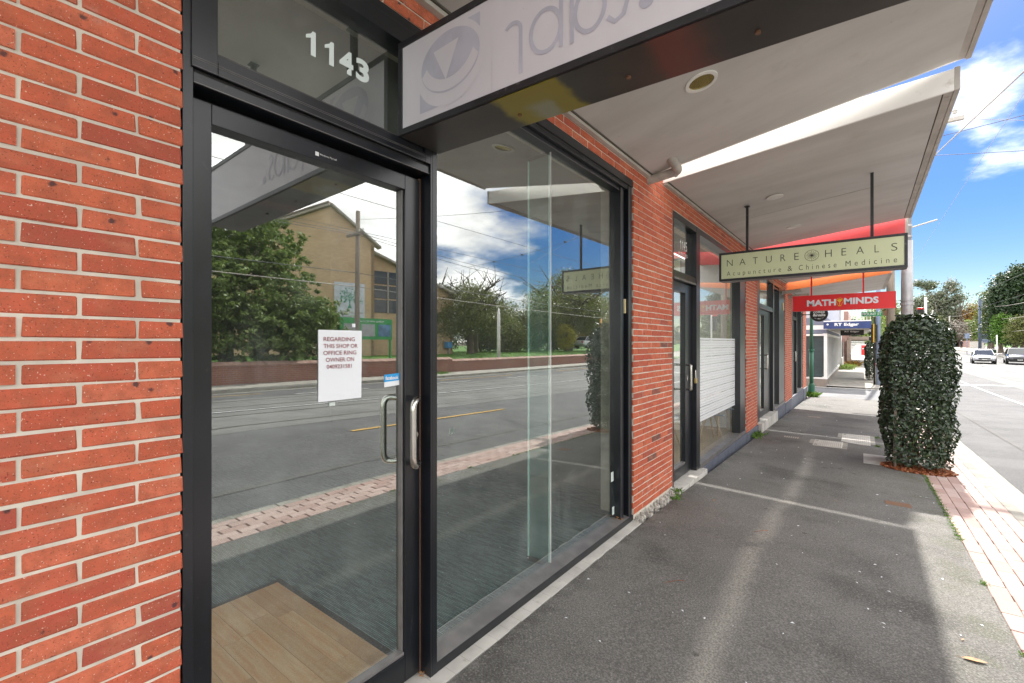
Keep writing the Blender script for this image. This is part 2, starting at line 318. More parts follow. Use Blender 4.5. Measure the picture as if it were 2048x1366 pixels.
plain('white_paint', (0.78, 0.77, 0.75), 0.6, var=0.04)
plain('white_render', (0.72, 0.71, 0.69), 0.8, var=0.05)
plain('brown_render', (0.28, 0.22, 0.18), 0.8)
plain('taupe', (0.27, 0.23, 0.20), 0.7)
plain('post_green', (0.03, 0.16, 0.10), 0.4, var=0.08)
plain('galvanised', (0.42, 0.41, 0.42), 0.5, 0.4, var=0.12, vs=4, grime=((0.28, 0.17, 0.14), 2.2, 0.6))
plain('blue_grey_metal', (0.24, 0.30, 0.42), 0.5, 0.2)
plain('dark_blue_metal', (0.10, 0.13, 0.19), 0.5, 0.2)
plain('signal_yellow', (0.75, 0.42, 0.03), 0.5)
plain('signal_black', (0.012, 0.012, 0.012), 0.6)
plain('post_red', (0.62, 0.02, 0.02), 0.4)
plain('wire', (0.16, 0.16, 0.17), 0.6)
plain('wire_pale', (0.42, 0.39, 0.35), 0.6)
plain('porcelain', (0.45, 0.43, 0.40), 0.3)
plain('paper', (0.83, 0.86, 0.89), 0.7, var=0.02)
plain('ink_maroon', (0.34, 0.11, 0.12), 0.7)
plain('sticker_blue', (0.03, 0.33, 0.70), 0.5)
plain('film_white', (0.80, 0.82, 0.83), 0.6, var=0.03)
plain('brass', (0.55, 0.42, 0.16), 0.35, 0.8)
plain('tag_yellow', (0.68, 0.58, 0.32), 0.6)
plain('chair_blue', (0.36, 0.43, 0.54), 0.6)
plain('chair_white', (0.70, 0.69, 0.66), 0.6)
plain('roof_tile', (0.22, 0.17, 0.14), 0.8, var=0.25, vs=4)
plain('eave', (0.40, 0.36, 0.31), 0.7)
plain('board_green', (0.04, 0.33, 0.09), 0.5)
plain('board_grey', (0.38, 0.40, 0.40), 0.5)
plain('poster_blue', (0.10, 0.22, 0.36), 0.5, var=0.4, vs=3)
plain('logo_green', (0.05, 0.33, 0.20), 0.6)
plain('church_sign', (0.60, 0.63, 0.70), 0.5)
plain('bark', (0.10, 0.08, 0.062), 0.95, var=0.35, vs=6, bmp=0.6)
plain('pale_bark', (0.36, 0.32, 0.27), 0.9, var=0.25, vs=4)
plain('twig', (0.16, 0.135, 0.12), 0.9, var=0.2)
plain('car_silver', (0.46, 0.47, 0.50), 0.25, 0.35, var=0.02, coat=0.8)
plain('car_dark', (0.035, 0.038, 0.042), 0.25, 0.2, var=0.02, coat=0.9)
plain('car_white', (0.62, 0.64, 0.66), 0.28, 0.1, var=0.02, coat=0.8)
plain('tyre', (0.02, 0.02, 0.02), 0.85)
plain('rim', (0.45, 0.45, 0.47), 0.35, 0.7)
plain('lens', (0.70, 0.72, 0.75), 0.15, 0.2)
plain('plate', (0.72, 0.72, 0.68), 0.5)
plain('cloth_black', (0.018, 0.018, 0.022), 0.9)
plain('skin', (0.42, 0.26, 0.19), 0.6)
plain('hair_grey', (0.45, 0.43, 0.40), 0.8)
plain('bin_green', (0.02, 0.06, 0.04), 0.5)
plain('fence_pale', (0.50, 0.47, 0.43), 0.8)
plain('fence_brick', (0.36, 0.22, 0.19), 0.85, var=0.12)
plain('litter_leaf', (0.34, 0.10, 0.035), 0.7, var=0.5, vs=25)
plain('dry_leaf', (0.36, 0.17, 0.05), 0.6, var=0.3, vs=30)
plain('lichen_rubble', (0.42, 0.40, 0.36), 0.95, var=0.4, vs=22, bmp=1.0)
plain('plastic_blue', (0.05, 0.25, 0.55), 0.4)
plain('rust_metal', (0.22, 0.12, 0.07), 0.7)

def leafmat(name, cols, trans=0.25, rough=0.45, spec=0.5):
    m, t, p, o, g = newmat(name); at = N(t, 'ShaderNodeAttribute', attribute_name='rnd')
    cr = N(t, 'ShaderNodeValToRGB'); els = cr.color_ramp.elements
    els[0].color = (*cols[0], 1); els[1].color = (*cols[-1], 1)
    for i, c in enumerate(cols[1:-1]): e = els.new((i+1)/(len(cols)-1)); e.color = (*c, 1)
    t.links.new(at.outputs['Fac'], cr.inputs[0])
    t.links.new(cr.outputs[0], p.inputs['Base Color']); p.inputs['Roughness'].default_value = rough; p.inputs['Specular IOR Level'].default_value = spec
    tl = N(t, 'ShaderNodeBsdfTranslucent'); ms = N(t, 'ShaderNodeMixShader'); ms.inputs[0].default_value = trans
    t.links.new(mixc(t, 0.5, cr.outputs[0], (0.14, 0.22, 0.02)), tl.inputs['Color'])
    t.links.new(p.outputs[0], ms.inputs[1]); t.links.new(tl.outputs[0], ms.inputs[2]); t.links.new(ms.outputs[0], o.inputs[0])
leafmat('hedge_leaf', [(0.022, 0.040, 0.020), (0.036, 0.062, 0.030), (0.030, 0.052, 0.028), (0.065, 0.105, 0.035)], 0.06, 0.34, 0.6)
leafmat('evergreen_leaf', [(0.09, 0.14, 0.035), (0.17, 0.25, 0.06), (0.30, 0.38, 0.12)], 0.35)
leafmat('dark_leaf', [(0.016, 0.038, 0.016), (0.030, 0.060, 0.022), (0.048, 0.088, 0.028)], 0.15)
leafmat('olive_leaf', [(0.085, 0.095, 0.030), (0.15, 0.165, 0.045), (0.23, 0.235, 0.07)], 0.3)
leafmat('euc_leaf', [(0.10, 0.12, 0.075), (0.15, 0.17, 0.11), (0.21, 0.215, 0.15)], 0.2)
leafmat('autumn_leaf', [(0.20, 0.13, 0.06), (0.33, 0.17, 0.04), (0.46, 0.22, 0.03)], 0.3)
leafmat('brown_twigleaf', [(0.15, 0.12, 0.10), (0.22, 0.18, 0.15), (0.28, 0.24, 0.21)], 0.1)
leafmat('lime_leaf', [(0.16, 0.24, 0.05), (0.26, 0.36, 0.09), (0.36, 0.42, 0.16)], 0.35)
leafmat('bright_leaf', [(0.06, 0.15, 0.02), (0.10, 0.22, 0.03), (0.17, 0.30, 0.05)], 0.3)
leafmat('yellow_leaf', [(0.34, 0.30, 0.04), (0.48, 0.42, 0.06)], 0.3)
leafmat('grass_blade', [(0.07, 0.17, 0.02), (0.12, 0.26, 0.03), (0.18, 0.33, 0.05)], 0.3, 0.6)
leafmat('litter', [(0.16, 0.04, 0.02), (0.34, 0.10, 0.035), (0.46, 0.20, 0.09)], 0.1, 0.6)

plain('bright_turf', (0.085, 0.19, 0.025), 0.9, var=0.3, vs=2.5, bmp=0.4)
plain('autumn_wood', (0.50, 0.24, 0.06), 0.7)
plain('dark_pane', (0.05, 0.07, 0.075), 0.35, spec=0.25)

# ------------------------------------------------------------------ mesh helpers
class MB:
    def __init__(s): s.v = []; s.f = []; s.r = []
    def box(s, x0, x1, y0, y1, z0, z1, r=0.0):
        i = len(s.v)
        s.v += [(x0,y0,z0),(x1,y0,z0),(x1,y1,z0),(x0,y1,z0),(x0,y0,z1),(x1,y0,z1),(x1,y1,z1),(x0,y1,z1)]
        s.f += [(i,i+3,i+2,i+1),(i+4,i+5,i+6,i+7),(i,i+1,i+5,i+4),(i+1,i+2,i+6,i+5),(i+2,i+3,i+7,i+6),(i+3,i,i+4,i+7)]; s.r += [r]*6; return s
    def hexa(s, p, r=0.0):          # 8 points: bottom ring, top ring
        i = len(s.v); s.v += [tuple(q) for q in p]
        s.f += [(i,i+3,i+2,i+1),(i+4,i+5,i+6,i+7),(i,i+1,i+5,i+4),(i+1,i+2,i+6,i+5),(i+2,i+3,i+7,i+6),(i+3,i,i+4,i+7)]; s.r += [r]*6; return s
    def poly(s, pts, r=0.0):
        i = len(s.v); s.v += [tuple(q) for q in pts]; s.f.append(tuple(range(i, i+len(pts)))); s.r.append(r); return s
    def prism(s, pts, d):           # polygon pts extruded by vector d
        n = len(pts); i = len(s.v); d = Vector(d)
        s.v += [tuple(q) for q in pts] + [tuple(Vector(q)+d) for q in pts]
        s.f.append(tuple(range(i, i+n))); s.f.append(tuple(reversed(range(i+n, i+2*n))))
        for k in range(n): s.f.append((i+k, i+n+k, i+n+(k+1)%n, i+(k+1)%n))
        s.r += [0.0]*(n+2); return s
    def tube(s, path, rad, n=8, caps=True):
        path = [Vector(p) for p in path]
        if not isinstance(rad, (list, tuple)): rad = [rad]*len(path)
        i0 = len(s.v); up = None
        for k, p in enumerate(path):
            a = path[max(0, k-1)]; b = path[min(len(path)-1, k+1)]; d = (b-a).normalized()
            if up is None:
                up = Vector((0,0,1)) if abs(d.z) < 0.9 else Vector((1,0,0))
            x = d.cross(up).normalized(); up = x.cross(d).normalized()
            for j in range(n):
                an = 2*PI*j/n; s.v.append(tuple(p + (x*math.cos(an)+up*math.sin(an))*rad[k]))
        for k in range(len(path)-1):
            for j in range(n):
                a = i0+k*n+j; b = i0+k*n+(j+1)%n; s.f.append((a, b, b+n, a+n)); s.r.append(0.0)
        if caps:
            s.f.append(tuple(reversed(range(i0, i0+n)))); s.f.append(tuple(range(i0+(len(path)-1)*n, i0+len(path)*n))); s.r += [0.0, 0.0]
        return s
    def disc(s, c, r, axis='z', n=24, thick=0.0, ry=None):
        ry = ry or r; pts = []
        for j in range(n):
            a = 2*PI*j/n; u, w = r*math.cos(a), ry*math.sin(a)
            pts.append({'z': (c[0]+u, c[1]+w, c[2]), 'y': (c[0]+u, c[1], c[2]+w), 'x': (c[0], c[1]+u, c[2]+w)}[axis])
        if thick: s.prism(pts, {'z': (0,0,thick), 'y': (0,thick,0), 'x': (thick,0,0)}[axis])
        else: s.poly(pts)
        return s
    def build(s, name, mat, parent=None, smooth=False, bevel=0.0, rnd=False, seg=2):
        me = bpy.data.meshes.new(name); me.from_pydata(s.v, [], s.f)
        bm = bmesh.new(); bm.from_mesh(me); bmesh.ops.recalc_face_normals(bm, faces=bm.faces[:]); bm.to_mesh(me); bm.free()
        if mat: me.materials.append(MATS[mat])
        if smooth:
            me.polygons.foreach_set('use_smooth', [True]*len(me.polygons))
        if rnd:
            a = me.attributes.new('rnd', 'FLOAT', 'FACE'); a.data.foreach_set('value', s.r)
        o = bpy.data.objects.new(name, me); COL.objects.link(o)
        if parent: o.parent = parent
        if bevel:
            b = o.modifiers.new('bevel', 'BEVEL'); b.width = bevel; b.segments = seg; b.limit_method = 'ANGLE'; b.angle_limit = math.radians(40)
        return o
def tag(o, label=None, cat=None, group=None, kind=None):
    if label: o['label'] = label
    if cat: o['category'] = cat
    if group: o['group'] = group
    if kind: o['kind'] = kind
    return o
def empty(name, label, cat, loc=(0,0,0), group=None, rz=0.0):
    o = bpy.data.objects.new(name, None); COL.objects.link(o); o.location = loc; o.rotation_euler = (0,0,rz); o.empty_display_size = 0.1
    return tag(o, label, cat, group)
def attach(child, parent):          # keep world placement for meshes authored in world coordinates
    child.parent = parent; child.matrix_parent_inverse = Matrix.LocRotScale(parent.location, parent.rotation_euler, None).inverted(); return child
def bx(name, mat, parent, *b, bevel=0.0):
    o = MB().box(*b).build(name, mat, None, bevel=bevel)
    if parent: attach(o, parent)
    return o
def smoothcurve(path, it=2):
    path = [Vector(p) for p in path]
    for _ in range(it):
        q = [path[0]]
        for a, b in zip(path, path[1:]): q += [a*0.75+b*0.25, a*0.25+b*0.75]
        q.append(path[-1]); path = q
    return path
# lettering: outline text made into a thin mesh fitted to a rectangle. frame = origin, u (reading direction), v (up), normal
def lettering(name, s, mat, parent, o, u, v, w, h, thick=0.001, bold=0.0, space=1.0, shear=0.0, align='CENTER', lines=1.0):
    cu = bpy.data.curves.new(name, 'FONT'); cu.body = s; cu.extrude = 0.0; cu.offset = bold; cu.space_character = space; cu.shear = shear; cu.align_x = align; cu.space_line = lines
    cu.resolution_u = 4
    tmp = bpy.data.objects.new(name, cu); COL.objects.link(tmp)
    bpy.context.view_layer.update(); dg = bpy.context.evaluated_depsgraph_get()
    me = bpy.data.meshes.new_from_object(tmp.evaluated_get(dg)); bpy.data.objects.remove(tmp); bpy.data.curves.remove(cu)
    n = len(me.vertices); co = np.empty(n*3); me.vertices.foreach_get('co', co); co = co.reshape(-1, 3)
    mn = co.min(0); mxx = co.max(0); sz = np.maximum(mxx-mn, 1e-6)
    u = np.array(Vector(u).normalized()); v = np.array(Vector(v).normalized()); nn = np.cross(u, v)
    a = (co[:,0]-mn[0])/sz[0]*w; b = (co[:,1]-mn[1])/sz[1]*h
    P = np.array(o)[None] + a[:,None]*u[None] + b[:,None]*v[None] + nn[None]*thick
    me.vertices.foreach_set('co', P.ravel()); me.materials.clear(); me.materials.append(MATS[mat]); me.update()
    ob = bpy.data.objects.new(name, me); COL.objects.link(ob)
    if parent: attach(ob, parent)
    return ob
def npmesh(name, V, F, mat, parent=None, rnd=None, smooth=False):
    me = bpy.data.meshes.new(name); k = F.shape[1]
    me.vertices.add(len(V)); me.vertices.foreach_set('co', V.astype(np.float32).ravel())
    me.loops.add(F.size); me.loops.foreach_set('vertex_index', F.astype(np.int32).ravel())
    me.polygons.add(len(F)); me.polygons.foreach_set('loop_start', np.arange(0, F.size, k, dtype=np.int32)); 
    me.update(calc_edges=True)
    if rnd is not None:
        a = me.attributes.new('rnd', 'FLOAT', 'FACE'); a.data.foreach_set('value', rnd.astype(np.float32))
    if smooth: me.polygons.foreach_set('use_smooth', np.ones(len(F), bool))
    me.materials.append(MATS[mat])
    o = bpy.data.objects.new(name, me); COL.objects.link(o)
    if parent: attach(o, parent)
    return o
def unit(a): return a/np.maximum(np.linalg.norm(a, axis=1, keepdims=True), 1e-9)
def leaves(name, P, Nn, L, mat, parent=None, width=0.5, fold=0.0, jitter=0.6, sag=0.0, seed=0):
    """one leaf per point P, facing roughly along Nn."""
    rs = np.random.RandomState(seed); n = len(P)
    nrm = unit(Nn + rs.normal(0, jitter, (n, 3)))
    t = unit(np.cross(nrm, rs.normal(0, 1, (n, 3)))); t[:, 2] -= sag; t = unit(t); b = unit(np.cross(nrm, t)); nrm = np.cross(t, b)
    l = (L*(0.65+0.7*rs.rand(n)))[:, None]; w = l*width
    if fold:
        V = np.stack([P-t*l*0.5, P-t*l*0.12+b*w*0.5+nrm*w*fold, P+t*l*0.25+b*w*0.42+nrm*w*fold, P+t*l*0.5-nrm*l*0.08, P+t*l*0.25-b*w*0.42+nrm*w*fold, P-t*l*0.12-b*w*0.5+nrm*w*fold], 1)
        i = np.arange(n)[:, None]*6
        F = np.concatenate([i+np.array([[0,1,2,3]]), i+np.array([[0,3,4,5]])], 1).reshape(-1, 4)
        rnd = np.repeat(rs.rand(n), 2)
        return npmesh(name, V.reshape(-1, 3), F, mat, parent, rnd)
    V = np.stack([P-t*l*0.5, P+b*w*0.5, P+t*l*0.5, P-b*w*0.5], 1)
    F = np.arange(n*4).reshape(-1, 4)
    return npmesh(name, V.reshape(-1, 3), F, mat, parent, rs.rand(n))
def crown_points(blobs, n, clump=0.35, per=26, seed=0, hollow=0.55):
    rs = np.random.RandomState(seed); bl = np.array(blobs, float)
    wts = (bl[:,3]*bl[:,4]+bl[:,4]*bl[:,5]+bl[:,3]*bl[:,5]); wts /= wts.sum()
    m = max(1, n//per); bi = rs.choice(len(bl), m, p=wts)
    d = unit(rs.normal(0, 1, (m, 3))); r = hollow+(1-hollow)*rs.rand(m)**0.6
    C = bl[bi, :3]+d*bl[bi, 3:6]*r[:, None]; cs = clump*(0.5+rs.rand(m))
    P = np.repeat(C, per, 0)+rs.normal(0, 1, (m*per, 3))*np.repeat(cs, per)[:, None]*np.array([[1, 1, 0.6]])*0.6
    Nn = np.repeat(d, per, 0)*0.7+rs.normal(0, 0.5, (m*per, 3))+np.array([[0, 0, 0.45]])
    return P, Nn
def lumpy(blobs, per, r, seed):
    rs = np.random.RandomState(seed); o = []
    for b in blobs:
        for _ in range(per):
            d = rs.normal(0, 1, 3); d /= np.linalg.norm(d); k = .62+.38*rs.rand(); q = r*(.6+.8*rs.rand())
            o.append((b[0]+d[0]*b[3]*k, b[1]+d[1]*b[4]*k, b[2]+d[2]*b[5]*k, q, q*1.15, q*.62))
    return o
def limbs(mb, base, top, r0, n=5, spread=1.5, rs=None, sub=3, h0=0.45, rise=0.7):
    rs = rs or R; base = Vector(base); top = Vector(top)
    tr = smoothcurve([base, base.lerp(top, 0.4)+Vector((rs.uniform(-.15,.15), rs.uniform(-.15,.15), 0)), top], 1)
    mb.tube([base-Vector((0,0,0.15))]+tr, [r0*1.25]+[r0*(1-0.6*k/(len(tr)-1)) for k in range(len(tr))], 8)
    H = (top-base).length
    for i in range(n):
        a = 2*PI*(i+rs.random()*0.6)/n; s0 = base.lerp(top, h0+(1-h0)*rs.random()*0.95)
        e = s0+Vector((math.cos(a)*spread*rs.uniform(.6,1), math.sin(a)*spread*rs.uniform(.6,1), H*0.28*rs.uniform(.4,1.3)*rise/0.7))
        mid = s0.lerp(e, 0.5)+Vector((0,0,-0.06*H*rs.random())); q = smoothcurve([s0, mid, e], 1)
        mb.tube(q, [r0*0.45*(1-0.75*k/(len(q)-1)) for k in range(len(q))], 6)
        for j in range(sub):
            s1 = q[len(q)//2].lerp(e, rs.random()*0.8); e1 = s1+Vector((rs.uniform(-1,1), rs.uniform(-1,1), rs.uniform(0.1,1)))*spread*0.5
            mb.tube([s1, s1.lerp(e1, .5)+Vector((0,0,.05)), e1], [r0*0.16, r0*0.10, r0*0.04], 5)
def tree(name, label, x, y, z, h, blobs, n, leaf, lm, r0=0.18, group='', seed=0, clump=0.4, spread=1.6, trunk='bark', cat='tree', per=26, nl=6, topf=0.7, width=0.5, hollow=0.55):
    rs = random.Random(seed); t = empty(name, label, cat, (x, y, z), group or None)
    mb = MB(); limbs(mb, (x, y, z), (x+rs.uniform(-.3,.3), y+rs.uniform(-.3,.3), z+h*topf), r0, nl, spread, rs)
    attach(mb.build('trunk', trunk, None, smooth=True), t)
    if n:
        P, Nn = crown_points([(x+b[0], y+b[1], z+b[2], b[3], b[4], b[5]) for b in blobs], n, clump, per, seed, hollow)
        leaves('crown', P, Nn, leaf, lm, t, width=width, seed=seed)
    return t

# ------------------------------------------------------------------ ground profile
def interp(x, xs, ys):
    if x <= xs[0]: return ys[0]
    for a, b, c, d in zip(xs, xs[1:], ys, ys[1:]):
        if x <= b: return c+(d-c)*(x-a)/(b-a)
    return ys[-1]
GY = [-80, 0, 4, 9.5, 15, 20, 28, 68, 90, 140, 250, 600]
GZ = [0.1, 0.0, -0.01, -0.15, -0.29, -0.40, -0.46, -0.46, -0.02, 0.62, 1.5, 3.0]
def base(y): return interp(y, GY, GZ)
def far(y): return interp(y, [-80, 5, 20, 30, 60, 140], [0.0, 0.0, 0.05, 0.12, 0.2, 0.1])
def FP(x, y): return base(y)-0.014*max(0, min(x, 3.0))                 # near footpath
KX0, KX1, GX1 = 2.93, 3.05, 3.36                                      # kerb, gutter
FKX = 16.3                                                             # far kerb line
def RD(x, y):
    b = base(y)-0.042-0.13; m = 0.5*(GX1+FKX); w = 0.5*(FKX-GX1)
    k = max(0.0, 1-((x-m)/w)**2)
    f = max(0.0, min(1, (x-6)/10)); e = base(y)*(1-f)+ (base(y)*0.35 if y < 60 else base(y))*f
    return b*(1-f)+(e-0.14)*f + 0.13*k
def FF(x, y):
    return RD(FKX, y)+0.13+0.015*(x-FKX)
YS = [-60, -30, -15, -8] + [round(-5+0.5*i, 2) for i in range(91)] + [44, 48, 52, 56, 60, 64, 68, 75, 82, 90, 100, 110, 120, 130, 140, 160, 180, 210, 250, 320, 400, 600]
def sheet(name, mat, xs, fn, ys=None, dz=0.0, skirt=0.0, kind='structure'):
    ys = ys or YS; mb = MB()
    for y in ys:
        for x in xs: mb.v.append((x, y, fn(x, y)+dz))
    n = len(xs)
    for j in range(len(ys)-1):
        for i in range(n-1):
            a = j*n+i; mb.f.append((a, a+1, a+n+1, a+n))
    mb.r = [0]*len(mb.f)
    o = mb.build(name, mat)
    me = o.data
    for p in me.polygons:
        if p.normal.z < 0: p.flip()
    if skirt:
        s = o.modifiers.new('thickness', 'SOLIDIFY'); s.thickness = skirt; s.offset = -1
    tag(o, kind=kind); return o
def ysub(a, b, st=0.5):
    n = max(1, int(round((b-a)/st))); return [a+(b-a)*i/n for i in range(n+1)]

# ------------------------------------------------------------------ ground, footpaths, roads
CORNER = 21.0; MS0, MS1 = 21.35, 27.4         # end of the block, Mount St kerbs
g0 = sheet('ground', 'soil', [-500, -60, -12, 0, 3, 8, 16, 19, 60, 150, 600], lambda x, y: base(y)-0.75 if x < 17 else FF(18, y)-0.35)
NY = [y for y in YS if y < CORNER]+[CORNER, MS0]
sheet('footpath', 'footpath_asphalt', [0.085, 0.6, 1.2, 1.8, 2.39], FP, NY)
bed = sheet('paver_strip', 'mortar_grey', [2.39, 2.66, 2.93], FP, NY, dz=-0.012)
FY = [MS1, 28, 29, 30, 32, 35, 38, 44, 52, 60, 75, 90, 110, 140, 180, 250, 400]
sheet('footpath_across_side_street', 'concrete', [0.30, 1.2, 2.2, KX0], FP, FY)
sheet('side_street', 'side_street_asphalt', [-60, -20, -5, 0, 1.5, KX1], lambda x, y: base(y)-0.075, [MS0+0.3, 22.5, 24, 25.5, MS1-0.3])
sheet('side_street_gutter', 'pale_concrete', [-60, 0, KX1], lambda x, y: base(y)-0.072, [MS0, MS0+0.3])
sheet('side_street_gutter_far', 'pale_concrete', [-60, 0, KX1], lambda x, y: base(y)-0.072, [MS1-0.3, MS1])
sheet('road', 'road_asphalt', [GX1, 4.5, 6, 7.5, 8.6, 9.8, 11, 12.5, 14.5, FKX-0.32], RD)
sheet('gutter', 'concrete', [KX1, GX1], lambda x, y: FP(KX0, y)-0.125+(x-KX1)*-0.03)
sheet('far_gutter', 'concrete', [FKX-0.34, FKX], lambda x, y: RD(x, y)+0.004)
def kerbline(name, x0, x1, fn, drop, y0s):
    mb = MB()
    for a, b in zip(y0s, y0s[1:]):
        z = [fn(x0, a), fn(x1, a), fn(x0, b), fn(x1, b)]
        mb.hexa([(x0,a+.004,z[0]-drop),(x1+.012,a+.004,z[1]-drop),(x1+.012,b-.004,z[3]-drop),(x0,b-.004,z[2]-drop),(x0,a+.004,z[0]),(x1,a+.004,z[1]),(x1,b-.004,z[3]),(x0,b-.004,z[2])])
    return tag(mb.build(name, 'kerb_stone', bevel=0.012), kind='structure')
kerbline('kerb', KX0, KX1, lambda x, y: FP(KX0, y), 0.3, ysub(-12, MS0, 1.2))
kerbline('kerb_beyond_side_street', KX0, KX1, lambda x, y: FP(KX0, y), 0.3, ysub(MS1+1.2, 60, 1.25)+[80, 100, 140])
kerbline('far_kerb', FKX, FKX+0.14, lambda x, y: FF(FKX, y), 0.3, ysub(-10, 45, 1.25)+[52, 60, 75, 90, 110, 140, 180, 250])
sheet('far_footpath', 'concrete', [FKX+0.14, 17.2, 18.1], lambda x, y: FF(x, y)-0.002)
def kerb_return(name, cx, cy, r, a0, a1):
    mb = MB(); n = 8
    for i in range(n):
        q = []
        for a in (a0+(a1-a0)*i/n, a0+(a1-a0)*(i+1)/n):
            for rr in (r, r-0.13): q.append((cx+rr*math.cos(a), cy+rr*math.sin(a)))
        z0 = base(cy)-0.3; z1 = base(cy)-0.045
        mb.hexa([(*q[0],z0),(*q[1],z0),(*q[3],z0),(*q[2],z0),(*q[0],z1),(*q[1],z1),(*q[3],z1),(*q[2],z1)])
    tag(mb.build(name, 'kerb_stone'), kind='structure')
kerb_return('kerb_corner', 1.85, MS1+1.2, 1.2, -PI/2, 0)
# tram tracks in their concrete strip, and the painted lines
for nm, x0, x1 in (('tram_bed', 7.6, 10.35), ('tram_bed_far', 10.75, 13.5)):
    sheet(nm, 'tram_concrete', [x0, (x0+x1)/2, x1], RD, dz=0.004)
for i, xr in enumerate((8.2, 9.72, 11.4, 12.92)):
    o = sheet('tram_rail', 'rail_steel', [xr, xr+0.07], RD, dz=0.009); 
def dashes(name, mat, x, w, segs, dz=0.013):
    mb = MB()
    for a, b in segs:
        n = max(1, int((b-a)/2))
        for i in range(n):
            y0 = a+(b-a)*i/n; y1 = a+(b-a)*(i+1)/n
            mb.poly([(x, y0, RD(x, y0)+dz), (x+w, y0, RD(x+w, y0)+dz), (x+w, y1, RD(x+w, y1)+dz), (x, y1, RD(x, y1)+dz)])
    return tag(mb.build(name, mat), kind='structure')
dashes('lane_line', 'yellow_line', 6.2, 0.10, [(-14, -8), (5.3, 10.2), (19, 24)])
dashes('white_tram_line', 'white_line', 10.48, 0.09, [(-10, 70)])
dashes('white_lane_line', 'white_line', 13.75, 0.10, [(-10+6*i, -7+6*i) for i in range(14)])
dashes('far_yellow_line', 'yellow_line', 14.9, 0.10, [(2.4, 7.4), (16, 22), (27, 60)])
dashes('parking_line', 'white_line', 5.4, 0.10, [(30, 62)])
dashes('near_lane_line', 'white_line', 6.15, 0.09, [(16, 39)])
mb = MB(); 
for x0 in (5.5,): mb.poly([(x0, 33.0, RD(x0,33)+.014), (15, 33.0, RD(15,33)+.02), (15, 33.5, RD(15,33.5)+.02), (x0, 33.5, RD(x0,33.5)+.014)])
tag(mb.build('stop_line', 'white_line'), kind='structure')
mb = MB(); n = 26
for i in range(n):
    a, b = 2*PI*i/n, 2*PI*(i+1)/n
    mb.poly([(6.9+0.5*math.cos(a), 23.5+0.5*math.sin(a), RD(6.9,23.5)+.012), (6.9+0.5*math.cos(b), 23.5+0.5*math.sin(b), RD(6.9,23.5)+.012), (6.9+0.42*math.cos(b), 23.5+0.42*math.sin(b), RD(6.9,23.5)+.012), (6.9+0.42*math.cos(a), 23.5+0.42*math.sin(a), RD(6.9,23.5)+.012)])
tag(mb.build('road_cover_ring', 'pale_concrete'), kind='structure')
sheet('road_seam', 'patch_asphalt', [4.10, 4.20], RD, ysub(-6, 60, 2), dz=0.005)
# footpath patches, drains, lids
def fpatch(name, mat, x0, x1, y0, y1, dz=0.005, kind='structure'):
    mb = MB(); mb.poly([(x0,y0,FP(x0,y0)+dz),(x1,y0,FP(x1,y0)+dz),(x1,y1,FP(x1,y1)+dz),(x0,y1,FP(x0,y1)+dz)])
    return tag(mb.build(name, mat), kind=kind)
fpatch('asphalt_patch', 'patch_asphalt', 0.78, 2.0, 10.9, 12.3, 0.004)
fpatch('asphalt_trench', 'patch_asphalt', 0.16, 0.78, 9.9, 10.75, 0.0045)
fpatch('concrete_slab', 'pale_concrete', 1.72, 2.39, 8.62, 9.5, 0.006)
def lid(name, x0, x1, y0, y1, label):
    z = FP((x0+x1)/2, (y0+y1)/2)
    e = empty(name, label, 'pit lid', ((x0+x1)/2, (y0+y1)/2, z))
    bx('frame', 'kerb_stone', e, x0, x1, y0, y1, z-0.05, z+0.006, bevel=0.003)
    mb = MB(); mb.box(x0+.07, x1-.07, y0+.015, y1-.015, z-.03, z+.013)
    attach(mb.build('cover', 'pale_concrete', bevel=0.004), e)
    mb = MB()
    for i in range(14):
        for j in range(7):
            xx = x0+.1+(x1-x0-.2)*i/13; yy = y0+.05+(y1-y0-.1)*j/6; mb.box(xx-.006, xx+.006, yy-.006, yy+.006, z+.013, z+.018)
    o = attach(mb.build('stud', 'kerb_stone'), e); o['kind'] = 'stuff'
    for k, yy in enumerate((y0+.12, y1-.12)): bx('lifting_slot', 'seam_dark', e, x0+.09, x0+.13, yy-.02, yy+.02, z+.012, z+.0155)
lid('pit_lid', 0.93, 1.50, 9.72, 10.36, 'smaller studded concrete pit lid, nearer to the shops of the two')
lid('pit_lid', 1.32, 1.90, 10.42, 11.55, 'larger studded concrete pit lid in the footpath beside the patched asphalt')
def drain(x, y, label):
    z = FP(x, y); e = empty('drain_grate', label, 'drain', (x, y, z))
    bx('frame', 'rust_metal', e, x-.14, x+.14, y-.09, y+.09, z-.03, z+.004)
    for k in range(7): bx('bar', 'concrete', e, x-.12+k*.036, x-.10+k*.036, y-.07, y+.07, z+.004, z+.010)
drain(0.62, 10.3, 'small rusty drain grate near the second brick pier')
drain(0.72, 14.2, 'white worn drain grate in the shaded footpath near the third brick pier')
z = FP(1.9, 6.6); bxm = bx('stop_tap_cover', 'rust_metal', None, 1.90, 2.12, 6.42, 6.56, z-.02, z+.006, bevel=.004); tag(bxm, 'small rusty metal tap cover set in the asphalt near the pavers', 'tap cover')

